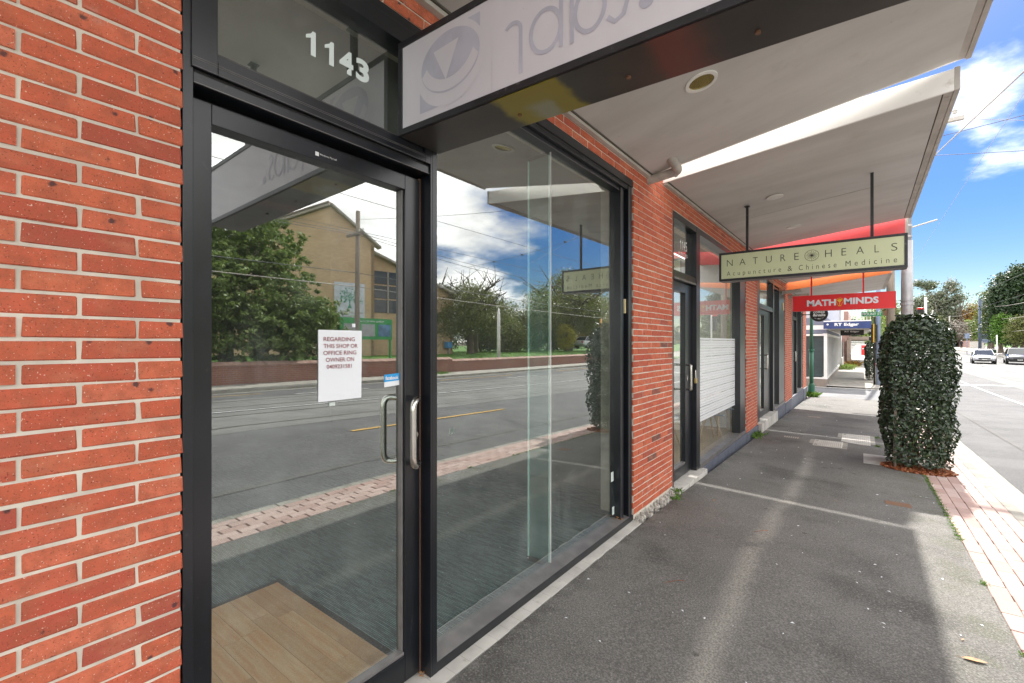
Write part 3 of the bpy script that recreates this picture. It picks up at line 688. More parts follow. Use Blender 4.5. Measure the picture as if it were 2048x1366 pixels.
# pavers: the near ones one by one, those beyond in one piece
pb = bmesh.new(); bmesh.ops.create_cube(pb, size=1); bmesh.ops.scale(pb, vec=(0.1035, 0.216, 0.05), verts=pb.verts); bmesh.ops.bevel(pb, geom=pb.edges[:], offset=0.004, segments=1, affect='EDGES')
pm = bpy.data.meshes.new('paver'); pb.to_mesh(pm); pb.free(); pm.materials.append(MATS['paver'])
mb = MB(); PW, PL = 0.108, 0.230
for r in range(5):
    xc = 2.39+PW*(r+0.5); k = 0; y = -4+(PL/2 if r % 2 else 0)
    while y < CORNER:
        z = FP(xc, y)-0.022+R.uniform(-.0018, .0018)
        if not (8.5 < y < 9.9 and r < 3):
            if 0.7 < y < 10.2:
                o = bpy.data.objects.new('paver', pm); COL.objects.link(o); o.location = (xc+R.uniform(-.0012,.0012), y, z); o.rotation_euler = (R.uniform(-.006,.006), R.uniform(-.008,.008), R.uniform(-.008,.008)); o.parent = bed
            else: mb.box(xc-.0495, xc+.0495, y-.109, y+.109, z-.025, z+.025, R.random())
        y += PL
o = mb.build('paver_run', 'paver', bed, rnd=True); tag(o, kind='stuff')

# ------------------------------------------------------------------ the brick shop building
BLD = empty('brick_shop_building', 'long red brick shop building with black framed shopfronts and stepped canopies over the footpath', 'building', (-3, 9, 0))
CH = 0.0603; Z0 = 1.665
def brickmesh(ln, seed):
    rr = random.Random(seed); b = bmesh.new(); bmesh.ops.create_cube(b, size=1); bmesh.ops.scale(b, vec=(0.10, ln, CH-0.0086), verts=b.verts)
    bmesh.ops.bevel(b, geom=b.edges[:], offset=0.0032, segments=1, affect='EDGES')
    for v in b.verts: v.co += Vector((rr.uniform(-.0006,.0006), rr.uniform(-.0018,.0018), rr.uniform(-.0014,.0014)))
    m = bpy.data.meshes.new('brick'); b.to_mesh(m); b.free(); m.materials.append(MATS['brick']); return m
BM = {}; single = 0; stuffb = MB()
def wall_bricks(y0, y1, z0, z1, phase0, phase1, want=lambda y, z: False, x=0.0):
    global single
    k0 = int(math.floor((z0-Z0)/CH)); k1 = int(math.ceil((z1-Z0)/CH))
    for k in range(k0, k1+1):
        zc = Z0+k*CH-CH/2
        if zc-CH/2 < z0-.002 or zc+CH/2 > z1+.002: continue
        ph = phase0 if k % 2 == 0 else phase1
        j = math.floor((y0-ph)/0.24)
        while True:
            a = ph+0.24*j; b = a+0.24; j += 1
            if a >= y1: break
            a2, b2 = max(a, y0-.0040), min(b, y1+.0040)
            if b2-a2 < 0.035: continue
            jl, jr = (.0042 if a < y0 else R.uniform(.0030,.0058)), (.0042 if b > y1 else R.uniform(.0030,.0058))
            ya, yb = a2+jl, b2-jr; yc = (ya+yb)/2
            if want(yc, zc) and single < 300:
                ln = round(yb-ya, 2); key = (ln, R.randrange(4) if ln > .2 else R.randrange(2))
                if key not in BM: BM[key] = brickmesh(ln, len(BM))
                o = bpy.data.objects.new('brick', BM[key]); COL.objects.link(o)
                o.location = (x-0.05+R.uniform(-.0016, .0012), yc, zc+R.uniform(-.0012,.0012)); o.rotation_euler = (R.uniform(-.004,.004), 0, R.uniform(-.006,.006)+(PI if R.random() < .5 else 0)*0)
                attach(o, BLD); single += 1
            else:
                dx = R.uniform(-.0016,.0012); stuffb.box(x-.10, x+dx, ya, yb, zc-CH/2+.005+R.uniform(-.0008,.0008), zc+CH/2-.005, R.random())
MZ = [-0.55]
piers = [(-3.2, 0.503, 0.267, 0.153), (4.075, 5.19, 4.075, 4.195), (9.34, 10.49, 9.34, 9.46), (14.8, 16.4, 14.8, 14.92), (19.75, CORNER, 19.75, 19.87)]
# nearest bricks singly: the left wall, the strip over the first window, then the first pier
wall_bricks(-3.2, 0.503, 0.0, 3.40, 0.267, 0.153, lambda y, z: y > 0.04 and z < 2.85)
wall_bricks(0.503, 4.075, 3.168, 3.46, 0.30, 0.42, lambda y, z: y > 2.2 and z < 3.33)
wall_bricks(4.075, 5.19, 0.0, 3.46, 4.075, 4.195, lambda y, z: z > 0.9 or z < 0.4)
wall_bricks(5.19, 9.34, 3.168, 3.46, 5.3, 5.42)
for a, b, p, q in piers[2:]: wall_bricks(a, b, -0.06, 3.46, p, q)
for a, b in ((10.49, 14.8), (16.4, 19.75)): wall_bricks(a, b, 3.168, 3.46, a, a+.12)
# the corner return facing the side street
for k in range(-60, 31):
    zc = Z0+k*CH-CH/2
    if zc < -0.05: continue
    for j in range(14):
        xx = -0.13-0.24*j-(0.12 if k % 2 else 0); stuffb.box(xx-.115, xx+.115, CORNER-.1, CORNER+.002, zc-.0252, zc+.0252, R.random())
o = attach(stuffb.build('brick_courses', 'brick', rnd=True), BLD); o['kind'] = 'stuff'
mb = MB()
for a, b, *_ in piers: mb.box(-0.34, -0.0045, a+.004, b-.004, -.5, 3.6)
mb.box(-0.34, -0.0047, -3.1, CORNER-.006, 3.17, 4.8); mb.box(-9, -0.35, CORNER-.3, CORNER-.007, -.9, 4.8); mb.box(-9, -.35, -3.2, -3.0, -.6, 4.8)
attach(mb.build('wall', 'mortar'), BLD)
bx('upper_wall', 'garden_brick', BLD, -0.30, -0.001, -3.15, CORNER-.01, 4.10, 4.78)
bx('coping', 'trim_grey', BLD, -.40, 0.03, -3.3, CORNER+.05, 4.8, 4.88)
for yy0, yy1 in ((-3, -1.2), (4.0, 5.2), (9.2, 11.0), (15.0, 16.6), (20, 20.7)): bx('roof', 'trim_grey', BLD, -8.9, -2.3 if yy0 == -3 else -1.4, yy0, yy1, 3.42, 3.5)  # roof in pieces; the open areas are invented skylights lighting the shops
bx('roof', 'trim_grey', BLD, -.85, -.35, 4.0, 20.7, 3.42, 3.5); bx('roof', 'trim_grey', BLD, -8.9, -2.3, -1.2, 4.0, 3.42, 3.5); bx('roof', 'trim_grey', BLD, -2.3, -.35, 1.25, 4.0, 3.42, 3.5); bx('roof', 'trim_grey', BLD, -8.9, -3.9, 5.2, 9.2, 3.42, 3.5); bx('roof', 'trim_grey', BLD, -8.9, -4.4, 11, 20, 3.42, 3.5)
bx('rear_wall', 'interior_wall', BLD, -9.1, -8.9, -3.2, CORNER, -.6, 3.6)
# rough concrete footing strip and footings under the piers
mb = MB(); rr = random.Random(5)
for a, b in ((-3.2, 4.06), (5.2, 6.35), (10.5, 12.8)):
    n = int((b-a)/.11)
    for i in range(n):
        y0, y1 = a+(b-a)*i/n, a+(b-a)*(i+1)/n; w0 = .083+rr.uniform(-.004, .005)
        mb.hexa([(-.16,y0,-.5),(w0,y0,-.5),(w0,y1,-.5),(-.16,y1,-.5),(-.16,y0,.0),(w0-.004,y0,-.006+FP(0,y0)*.0),(w0-.004,y1,-.006),(-.16,y1,.0)])
o = attach(mb.build('threshold', 'pale_concrete', bevel=.003), BLD); o['kind'] = 'stuff'
def rubble(y0, y1, zt, w, seed):
    rs = random.Random(seed); mb = MB()
    for i in range(int((y1-y0)*150)):
        y = rs.uniform(y0, y1); g = FP(0, y); s = rs.uniform(.006, .022); zz = rs.uniform(g-.005, zt)
        xx = -.02+w*(1-(zz-g)/max(.02, zt-g+.02))*rs.random()+.012
        mb.hexa([(xx-s,y-s,zz-s),(xx+s,y-s*rs.random(),zz-s),(xx+s*.8,y+s,zz-s*.6),(xx-s,y+s,zz-s),(xx-s*.6,y-s*.7,zz+s*rs.random()),(xx+s*.5,y-s*.6,zz+s),(xx+s*.6,y+s*.5,zz+s*.7),(xx-s*.7,y+s*.6,zz+s)])
    mb.hexa([(-.1,y0,-.5),(w*.9,y0,-.5),(w*.9,y1,-.5),(-.1,y1,-.5),(-.1,y0,zt-.012),(w*.45,y0,zt-.03),(w*.3,y1,zt-.04),(-.1,y1,zt-.012)])
    o = attach(mb.build('rubble_footing', 'lichen_rubble'), BLD); o['kind'] = 'stuff'
rubble(4.03, 5.2, 0.01, 0.085, 3)
for a, b, zt in ((9.33, 10.5, -.045), (14.78, 16.42, -.06), (19.74, 21.0, -.06)):
    bx('plinth', 'plinth_blue', BLD, -.3, .022, a, b, -.9, zt+.02, bevel=.006)
bx('plinth', 'plinth_blue', BLD, -.3, .012, 6.36, 9.33, -.5, -.012, bevel=.004)
bx('plinth', 'plinth_blue', BLD, -.3, .012, 12.8, 14.78, -.6, -.012, bevel=.004)
bx('plinth', 'plinth_blue', BLD, -.3, .012, 16.42, 19.74, -.7, -.012, bevel=.004)

bx('sky_block_panel', 'interior_ceiling', BLD, -.42, -.30, -.4, 1.62, 2.50, 3.22)  # added panel behind the transom, blocks the sky in the roof opening
bx('added_skylight_upstand', 'white_render', BLD, -2.36, -2.3, -2.9, 1.25, 3.3, 4.0)  # edge of the invented roof opening that lights the empty shop
# ---- shopfront 1143
def framebox(mb, y0, y1, z0, z1, x0, x1): mb.box(x0, x1, y0, y1, z0, z1)
sf = MB()
def member(name, *b, mat='black_aluminium', bevel=.0015, parent=None):
    return bx(name, mat, parent or BLD, *b, bevel=bevel)
member('jamb', -.13, -.004, .5055, .5345, .0, 3.166)
m = member('mullion', -.15, .002, 1.5385, 1.5835, .0, 3.166)
bx('glazing_groove', 'dark_reveal', m, -.1502, .0026, 1.5515, 1.5535, .0, 3.166); bx('glazing_groove', 'dark_reveal', m, .0022, .0032, 1.5385, 1.5395, 0, 3.166)
tb = member('transom_beam', -.13, -.006, .535, 1.538, 2.490, 2.526)
bx('glazing_groove', 'dark_reveal', tb, -.12, -.012, .5352, 1.5378, 2.526, 2.537)
bx('glazing_bead', 'grey_aluminium', tb, -.006, -.0035, .535, 1.538, 2.4915, 2.494)
# transom window: bottom rail stands proud with fine ribs
tw = member('transom_window', -.11, .004, .5275, .602, 2.5375, 3.13)
member('rail', -.11, .004, .603, 1.505, 2.5375, 2.582, parent=tw); member('rail', -.11, -.008, .603, 1.505, 2.582, 2.617, parent=tw)
for z in (2.5405, 2.564, 2.570): bx('rib', 'grey_aluminium', tw, .004, .0052, .53, 1.536, z, z+.0012)
bx('rib', 'grey_aluminium', tw, -.008, -.0068, .605, 1.504, 2.6125, 2.6138)
member('rail', -.11, .002, .603, 1.505, 3.05, 3.13, parent=tw); member('stile', -.11, .004, 1.505, 1.538, 2.5375, 3.13, parent=tw)
tg = MB().box(-.056, -.050, .602, 1.505, 2.617, 3.05).build('pane', 'shop_glass'); attach(tg, tw)
def numeral_one(mat, parent, x, y, z, w, h, st):
    mb = MB(); P = [(w-st, 0), (w, 0), (w, h), (w-st*.62, h), (w-st*.95, h*.88), (0, h*.74), (0, h*.60), (w-st, h*.70)]
    return attach(mb.poly([(x, y+a, z+b) for a, b in P]).build('numeral', mat), parent)
def numerals(s_, mat, parent, x, y, z, pitch, w, h, st, bold):
    for i, ch in enumerate(s_):
        if ch == '1': numeral_one(mat, parent, x, y+pitch*i+(w-w*.62)/2, z, w*.62, h, st)
        else: lettering('numeral', ch, mat, parent, (x-.0005, y+pitch*i, z), (0,1,0), (0,0,1), w, h, .0005, bold=bold)
numerals('1143', 'letter_frost', tw, -.0493, .918, 2.803, .079, .066, .098, .021, .04)
member('head', -.16, .0, .5055, 4.062, 3.108, 3.1665)
bx('head_groove', 'dark_reveal', BLD, -.15, -.002, .505, 4.06, 3.1666, 3.1735)
hd = member('window_head', -.145, -.02, 1.584, 3.985, 3.072, 3.1075)
member('lip', -.130, -.048, 1.584, 3.93, 3.040, 3.072, parent=hd)
bx('painted_highlight', 'grey_aluminium', hd, -.0205, -.0185, 1.584, 4.0, 3.1045, 3.1075); bx('painted_highlight', 'grey_aluminium', hd, -.0485, -.0465, 1.584, 3.93, 3.040, 3.0425)  # pale strips put on as highlights along the head edges
# door leaf
DOOR = empty('door', None, None); DOOR.location = (-.09, .54, 0); DOOR.parent = BLD; DOOR.matrix_parent_inverse = Matrix.Translation(-Vector(BLD.location))
def dpart(name, *b, mat='black_aluminium', bevel=.002):
    o = bx(name, mat, None, *b, bevel=bevel); o.parent = DOOR
    o.matrix_parent_inverse = Matrix.Translation(-(Vector(DOOR.location))); return o
dpart('stile', -.125, -.06, .538, .606, .015, 2.468); dpart('stile', -.125, -.06, 1.432, 1.524, .015, 2.468)
dpart('rail', -.125, -.06, .6065, 1.4315, 2.398, 2.468); dpart('rail', -.125, -.06, .6065, 1.4315, .015, .142)
dpart('bead', -.108, -.066, .6065, 1.4315, .142, .158, mat='grey_aluminium'); dpart('bead', -.104, -.075, 1.4235, 1.4318, .158, 2.398, mat='grey_aluminium')
dpart('pane', -.101, -.095, .606, 1.432, .15, 2.40, mat='shop_glass', bevel=0)
bx('door_gap', 'dark_reveal', BLD, -.128, -.10, .535, 1.538, 2.469, 2.4895)
bx('door_track', 'rust_metal', BLD, -.115, -.07, 1.5255, 1.5372, .0, 2.48)
def handle(pts, r=.0155, parent=None, mat='brushed_steel'):
    o = MB().tube(smoothcurve(pts, 3), r, 14).build('handle', mat, smooth=True); return o
o = handle([(-.055,1.500,1.378),(-.030,1.490,1.380),(.012,1.437,1.385),(.018,1.417,1.36),(.018,1.417,1.30),(.018,1.417,1.15),(.018,1.417,1.09),(.012,1.437,1.062),(-.030,1.490,1.066),(-.055,1.500,1.068)]); o.parent = DOOR; o.matrix_parent_inverse = Matrix.Translation(-Vector(DOOR.location))
o = handle([(-.128,1.470,1.378),(-.150,1.465,1.380),(-.192,1.425,1.385),(-.198,1.405,1.36),(-.198,1.405,1.30),(-.198,1.405,1.15),(-.198,1.405,1.09),(-.192,1.425,1.062),(-.150,1.465,1.066),(-.128,1.470,1.068)]); o.parent = DOOR; o.matrix_parent_inverse = Matrix.Translation(-Vector(DOOR.location))
lk = dpart('lock', -.0595, -.054, 1.482, 1.503, 1.178, 1.236, mat='brushed_steel', bevel=.002)
mb = MB().disc((-.054, 1.4925, 1.205), .0085, 'x', 20, .010, .012); o = mb.build('lock_cylinder', 'brushed_steel', smooth=False); o.parent = DOOR; o.matrix_parent_inverse = Matrix.Translation(-Vector(DOOR.location))
o = MB().box(-.0441, -.0434, 1.4918, 1.4932, 1.198, 1.206).build('keyhole', 'dark_reveal'); o.parent = DOOR; o.matrix_parent_inverse = Matrix.Translation(-Vector(DOOR.location))
o = lettering('maker_label', 'Windows Pty Ltd', 'letter_white', None, (-.0593, .993, 2.418), (0,1,0), (0,0,1), .075, .010, .0004); o.parent = DOOR; o.matrix_parent_inverse = Matrix.Translation(-Vector(DOOR.location))
o = MB().box(-.0596, -.0590, .975, .990, 2.414, 2.430).build('maker_mark', 'letter_white'); o.parent = DOOR; o.matrix_parent_inverse = Matrix.Translation(-Vector(DOOR.location))
# big window
win = empty('window', None, None); win.location = (-.09, 2.8, 0); win.parent = BLD; win.matrix_parent_inverse = Matrix.Translation(-Vector(BLD.location))
def wpart(name, *b, mat='black_aluminium', bevel=.0015):
    o = bx(name, mat, None, *b, bevel=bevel); o.parent = win; o.matrix_parent_inverse = Matrix.Translation(-Vector(win.location)); return o
wpart('sill', -.075, .001, 1.584, 4.062, .0, .050)
mb = MB().hexa([(-.12,1.584,.0),(-.003,1.584,.05),(-.003,3.99,.05),(-.12,3.99,.0),(-.12,1.584,.066),(-.006,1.584,.0515),(-.006,3.99,.0515),(-.12,3.99,.066)])
o = mb.build('sill_bead', 'grey_aluminium'); o.parent = win; o.matrix_parent_inverse = Matrix.Translation(-Vector(win.location))
wpart('stile', -.14, -.035, 3.865, 3.925, .05, 3.07); wpart('stile', -.15, -.012, 3.985, 4.062, .05, 3.108); wpart('reveal', -.15, -.060, 3.926, 3.984, .05, 3.10, mat='dark_reveal')
wpart('bead', -.0355, -.034, 3.868, 3.872, .05, 3.06, mat='grey_aluminium'); wpart('bead', -.012, -.0105, 4.0, 4.003, .05, 3.10, mat='grey_aluminium')
wpart('pane', -.103, -.093, 1.584, 2.783, .062, 3.042, mat='shop_glass', bevel=0); wpart('pane', -.103, -.093, 2.789, 3.866, .062, 3.042, mat='shop_glass', bevel=0)
wpart('silicone_joint', -.104, -.092, 2.783, 2.789, .062, 3.042, mat='silicone', bevel=0)
wpart('glass_fin', -.285, -.106, 2.781, 2.791, .06, 3.02, mat='clear_glass', bevel=0)
wpart('fin_edge', -.292, -.2855, 2.776, 2.796, .06, 3.02, mat='glass_edge', bevel=0); wpart('fin_edge', -.1055, -.1045, 2.776, 2.796, .06, 3.02, mat='glass_edge', bevel=0)
wpart('fin_clamp', -.292, -.106, 2.772, 2.80, .03, .062); wpart('fin_clamp', -.292, -.106, 2.772, 2.80, 3.015, 3.04)
# debris on the sill
rr = random.Random(9); mb = MB()
for i in range(70):
    y = 3.90-abs(rr.gauss(0, .05)); x = rr.uniform(-.085, -.02); z = .058+rr.random()*.02; a = rr.random()*6
    mb.poly([(x,y,z),(x+.012*math.cos(a),y+.012*math.sin(a),z+rr.uniform(-.004,.01)),(x+.008*math.cos(a+1),y+.008*math.sin(a+1),z+.004)])
for i in range(60):
    y = 1.515+rr.uniform(-.008,.02); x = rr.uniform(-.10, -.03); z = rr.uniform(.002, .012); a = rr.random()*6
    mb.poly([(x,y,z),(x+.008*math.cos(a),y+.008*math.sin(a),z+rr.uniform(-.002,.006)),(x+.006*math.cos(a+1),y+.006*math.sin(a+1),z+.004)])
tag(mb.build('leaf_debris', 'dry_leaf'), 'dry leaf scraps caught in the corners of the first shop front', 'debris', kind='stuff')
wpart('socket', -.060, -.035, 3.955, 3.980, 1.93, 2.06, mat='tag_yellow')

# interior of the empty shop
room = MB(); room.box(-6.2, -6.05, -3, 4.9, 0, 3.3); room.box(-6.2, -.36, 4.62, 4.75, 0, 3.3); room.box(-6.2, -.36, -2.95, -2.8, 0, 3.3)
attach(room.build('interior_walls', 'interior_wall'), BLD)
bx('ceiling', 'interior_ceiling', BLD, -6.2, -2.3, -2.9, 4.7, 3.22, 3.3); bx('ceiling', 'interior_ceiling', BLD, -2.3, -.16, 1.25, 4.7, 3.22, 3.3)  # ceiling left open near the door under the invented skylight
cp = bx('carpet', 'carpet', BLD, -6.1, -.125, -2.8, 4.62, -.1, .020)
bx('edge_strip', 'black_aluminium', cp, -1.47, -.125, 1.49, 1.525, .0202, .026); bx('edge_strip', 'black_aluminium', cp, -1.50, -1.465, -.4, 1.525, .0203, .0262)
rr = random.Random(3); k = 0; y = 1.488
while y > -.35:
    w = .100; x = -1.463; st = rr.uniform(.15, .62)
    while x < -.127:
        x1 = min(-.127, x+st); o = bx('plank', 'vinyl_plank', cp, x+.001, x1-.001, y-w+.001, y-.001, .0201, .0275, bevel=.0008); x = x1; st = .62
    y -= w
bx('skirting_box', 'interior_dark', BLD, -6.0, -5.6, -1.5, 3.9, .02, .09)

# ---- shopfronts 1145, 1147, 1149
def shopfront(y0, d0, d1, p0, w1, y1, glass='other_glass', zb=0.0):
    """y0 jamb, d0-d1 door glass, p0 mullion, window p0..w1, y1 end"""
    member('jamb', -.13, -.012, y0+.004, d0-.09, zb, 3.166)
    member('mullion', -.15, -.002, p0-.16, p0, zb, 3.166)
    member('transom_beam', -.13, -.01, d0-.09, p0-.16, 2.40, 2.50)
    bx('glazing_bead', 'grey_aluminium', BLD, -.0098, -.006, d0-.09, p0-.16, 2.402, 2.425)
    member('head', -.15, -.004, y0+.003, y1-.003, 3.09, 3.166)
    member('window_sill', -.10, .004, p0, y1-.03, zb-.008, zb+.05, mat='grey_aluminium')
    member('stile', -.15, -.012, w1, y1-.004, zb+.05, 3.09)
    bx('pane', glass, BLD, -.103, -.095, p0, w1, zb+.05, 3.09)
    bx('transom_pane', glass, BLD, -.075, -.069, d0-.09, p0-.16, 2.50, 3.09)
    D = empty('door', None, None); D.location = (-.09, d0, zb); D.parent = BLD; D.matrix_parent_inverse = Matrix.Translation(-Vector(BLD.location))
    def dp(name, mat, *b, bevel=.002):
        o = bx(name, mat, None, *b, bevel=bevel); o.parent = D; o.matrix_parent_inverse = Matrix.Translation(-Vector(D.location)); return o
    dp('stile', 'black_aluminium', -.125, -.06, d0-.085, d0, zb+.015, 2.39); dp('stile', 'black_aluminium', -.125, -.06, d1, p0-.17, zb+.015, 2.39)
    dp('rail', 'black_aluminium', -.125, -.06, d0, d1, 2.28, 2.39); dp('rail', 'black_aluminium', -.125, -.06, d0, d1, zb+.015, zb+.14); dp('bead', 'grey_aluminium', -.11, -.062, d0, d1, zb+.14, zb+.165)
    dp('pane', glass, -.101, -.095, d0, d1, zb+.15, 2.29, bevel=0)
    for xo, sg in ((-.06, 1), (-.125, -1)):
        yy = d1+.04; g = d1-.02
        pts = [(xo, yy, 1.378), (xo+sg*.04, yy-.01, 1.38), (xo+sg*.075, g, 1.383), (xo+sg*.08, g-.012, 1.35), (xo+sg*.08, g-.012, 1.1), (xo+sg*.075, g, 1.067), (xo+sg*.04, yy-.01, 1.07), (xo, yy, 1.07)]
        o = handle(pts, .014); o.parent = D; o.matrix_parent_inverse = Matrix.Translation(-Vector(D.location))
    dp('lock', 'brushed_steel', -.0595, -.052, d1+.05, d1+.075, 1.18, 1.24)
shopfront(5.19, 5.36, 5.86, 6.30, 8.88, 9.34)
shopfront(10.49, 10.95, 11.7, 12.78, 13.72, 14.8)
shopfront(16.4, 16.9, 17.3, 17.85, 19.2, 19.75)
member('transom_rail', -.11, -.02, 12.80, 13.70, 3.02, 3.05)
bx('socket', 'tag_yellow', BLD, -.012, .003, 14.35, 14.5, 2.55, 2.75)
numerals('1145', 'letter_white', BLD, -.0683, 5.66, 2.81, .076, .064, .12, .014, .0)
lettering('street_name', 'BURKE RD', 'letter_white', BLD, (-.0685, 5.62, 2.735), (0,1,0), (0,0,1), .36, .042, .0005, space=1.3)
# perforated white film on the 1145 window
def filmmat():
    m = bpy.data.materials.new('perforated_film'); m.use_nodes = True; t = m.node_tree; t.nodes.clear(); MATS['perforated_film'] = m
    o = N(t, 'ShaderNodeOutputMaterial'); p = N(t, 'ShaderNodeBsdfPrincipled'); p.inputs['Base Color'].default_value = (0.80, 0.82, 0.83, 1); p.inputs['Roughness'].default_value = .4
    tr = N(t, 'ShaderNodeBsdfTransparent'); ms = N(t, 'ShaderNodeMixShader'); g = N(t, 'ShaderNodeNewGeometry'); s = N(t, 'ShaderNodeSeparateXYZ'); t.links.new(g.outputs['Position'], s.inputs[0])
    tri = mth(t, 'PINGPONG', mth(t, 'MULTIPLY', s.outputs[1], 1/.055*2), 1.0)
    zr = mth(t, 'DIVIDE', s.outputs[2], .0395)
    q = mth(t, 'FRACT', mth(t, 'ADD', zr, mth(t, 'MULTIPLY', tri, .34)))
    row = mth(t, 'FRACT', mth(t, 'MULTIPLY', mth(t, 'FLOOR', mth(t, 'ADD', zr, mth(t, 'MULTIPLY', tri, .34))), .3333))
    th = rng(t, row, .2, .5, .34, .12)
    hole = mth(t, 'LESS_THAN', q, th)
    t.links.new(hole, ms.inputs[0]); t.links.new(p.outputs[0], ms.inputs[1]); t.links.new(tr.outputs[0], ms.inputs[2]); t.links.new(ms.outputs[0], o.inputs[0])
filmmat()
bx('window_film', 'perforated_film', BLD, -.0948, -.0942, 6.44, 8.86, .55, 1.73)
# interior of 1145 and beyond
mb = MB(); mb.box(-4.1, -4.0, 4.8, 9.5, 0, 3.2); mb.box(-4.1, -.36, 9.5, 9.62, -.1, 3.2); mb.box(-4.1, -.36, 10.3, 10.4, -.1, 3.2); mb.box(-4.6, -4.5, 10.4, 20.5, -.5, 3.2); mb.box(-4.6, -.36, 15.6, 15.7, -.3, 3.2)
attach(mb.build('partition', 'white_render'), BLD)
bx('timber_floor', 'timber_floor', BLD, -4.0, -.13, 4.8, 9.5, -.2, .012); bx('timber_floor', 'timber_floor', BLD, -4.5, -.13, 10.4, 20.9, -.4, .012)
bx('ceiling', 'interior_ceiling', BLD, -.85, -.2, 4.8, 20.6, 3.2, 3.3)  # front strip only, so the invented roof openings light these shops

# ---- canopies over the footpath
CAN = [  # y0 wall/outer, y1 wall/outer, soffit z: (wall,outer) at y0 and y1, outer x at y0,y1, fascia height wall/outer, fascia material
    ((-5.2,-5.2), (-.62,-.36), (3.30,3.80), (3.31,3.83), (2.32,2.32), (.2,.22), 'white_fascia'),
    ((-.30,-.30), (4.45,4.845), (3.31,3.833), (3.325,3.833), (2.32,2.32), (.2,.22), 'white_fascia'),
    ((4.89,4.89), (9.72,9.90), (3.385,3.622), (3.44,3.72), (2.262,2.315), (.255,.155), 'white_fascia'),
    ((10.04,10.04), (14.95,15.12), (3.22,3.485), (3.357,3.59), (2.275,2.31), (.42,.27), 'red_fascia'),
    ((15.28,15.28), (20.0,20.1), (3.175,3.468), (3.25,3.50), (2.302,2.31), (.39,.175), 'orange_fascia')]
for (ya, yao), (yb, ybo), (za, zao), (zb, zbo), (xa, xb), (hw, ho), fm in CAN:
    cn_ = empty('canopy', None, None); cn_.location = (0, ya, za); cn_.parent = BLD; cn_.matrix_parent_inverse = Matrix.Translation(-Vector(BLD.location))
    def cp_(o):
        o.parent = cn_; o.matrix_parent_inverse = Matrix.Translation(-Vector(cn_.location)); return o
    a0, a1, b0, b1 = (-.002, ya, za), (xa, yao, zao), (-.002, yb, zb), (xb, ybo, zbo)
    up = lambda p, h: (p[0], p[1], p[2]+h)
    cp_(MB().hexa([a0, a1, b1, b0, up(a0, .03), up(a1, .03), up(b1, .03), up(b0, .03)]).build('soffit', 'soffit'))
    cp_(MB().hexa([up(a0, hw-.02), up(a1, ho-.02), up(b1, ho-.02), up(b0, hw-.02), up(a0, hw), up(a1, ho), up(b1, ho), up(b0, hw)]).build('roof_sheet', 'trim_grey'))
    t = .022
    F = MB().hexa([(a0[0],ya-t,za-.012),(xa,yao-t,zao-.012),(xa,yao-.001,zao-.012),(a0[0],ya-.001,za-.012),(a0[0],ya-t,za+hw),(xa,yao-t,zao+ho),(xa,yao-.001,zao+ho),(a0[0],ya-.001,za+hw)])
    cp_(F.build('fascia', fm, bevel=.002))
    cp_(MB().hexa([(b0[0],yb+.001,zb),(xb,ybo+.001,zbo),(xb,ybo+t,zbo),(b0[0],yb+t,zb),(b0[0],yb+.001,zb+hw),(xb,ybo+.001,zbo+ho),(xb,ybo+t,zbo+ho),(b0[0],yb+t,zb+hw)]).build('end_board', 'white_fascia'))
    cp_(MB().hexa([(xa,yao-t,zao-.016),(xa+.035,yao-t,zao-.012),(xb+.035,ybo+t,zbo-.012),(xb,ybo+t,zbo-.016),(xa,yao-t,zao+ho+.01),(xa+.035,yao-t,zao+ho+.01),(xb+.035,ybo+t,zbo+ho+.01),(xb,ybo+t,zbo+ho+.01)]).build('gutter', 'trim_grey', bevel=.003))
    cp_(MB().hexa([(xa-.055,yao,zao-.010),(xa-.002,yao,zao-.010),(xb-.002,ybo,zbo-.010),(xb-.055,ybo,zbo-.010),(xa-.055,yao,zao-.002),(xa-.002,yao,zao-.002),(xb-.002,ybo,zbo-.002),(xb-.055,ybo,zbo-.002)]).build('edge_trim', 'trim_grey'))
    cp_(MB().hexa([(xa-.064,yao,zao-.007),(xa-.0555,yao,zao-.007),(xb-.0555,ybo,zbo-.007),(xb-.064,ybo,zbo-.007),(xa-.064,yao,zao-.002),(xa-.0555,yao,zao-.002),(xb-.0555,ybo,zbo-.002),(xb-.064,ybo,zbo-.002)]).build('edge_seam', 'seam_dark'))
    cp_(MB().hexa([(.0,ya,za-.028),(.035,ya,za-.024),(.035,yb,zb-.024),(.0,yb,zb-.028),(.0,ya,za-.001),(.035,ya,za+.002),(.035,yb,zb+.002),(.0,yb,zb-.001)]).build('wall_flashing', 'trim_grey', bevel=.003))
    cp_(MB().hexa([(.036,ya,za-.002),(.046,ya,za-.001),(.046,yb,zb-.001),(.036,yb,zb-.002),(.036,ya,za+.01),(.046,ya,za+.01),(.046,yb,zb+.01),(.036,yb,zb+.01)]).build('flashing_seam', 'seam_dark'))
    # soffit board joints across and along
    def sz(x, y):
        f = (y-ya)/(yb-ya); zw = za+(zb-za)*f; zo = zao+(zbo-zao)*f; xo = xa+(xb-xa)*f; return zw+(zo-zw)*x/xo
    ym = (ya+yb)/2
    cp_(MB().hexa([(.05,ym,sz(.05,ym)-.0015),(xa-.07,ym,sz(xa-.07,ym)-.0015),(xa-.07,ym+.004,sz(xa-.07,ym)-.0015),(.05,ym+.004,sz(.05,ym)-.0015),(.05,ym,sz(.05,ym)+.003),(xa-.07,ym,sz(xa-.07,ym)+.003),(xa-.07,ym+.004,sz(xa-.07,ym)+.003),(.05,ym+.004,sz(.05,ym)+.003)]).build('board_joint', 'trim_grey'))
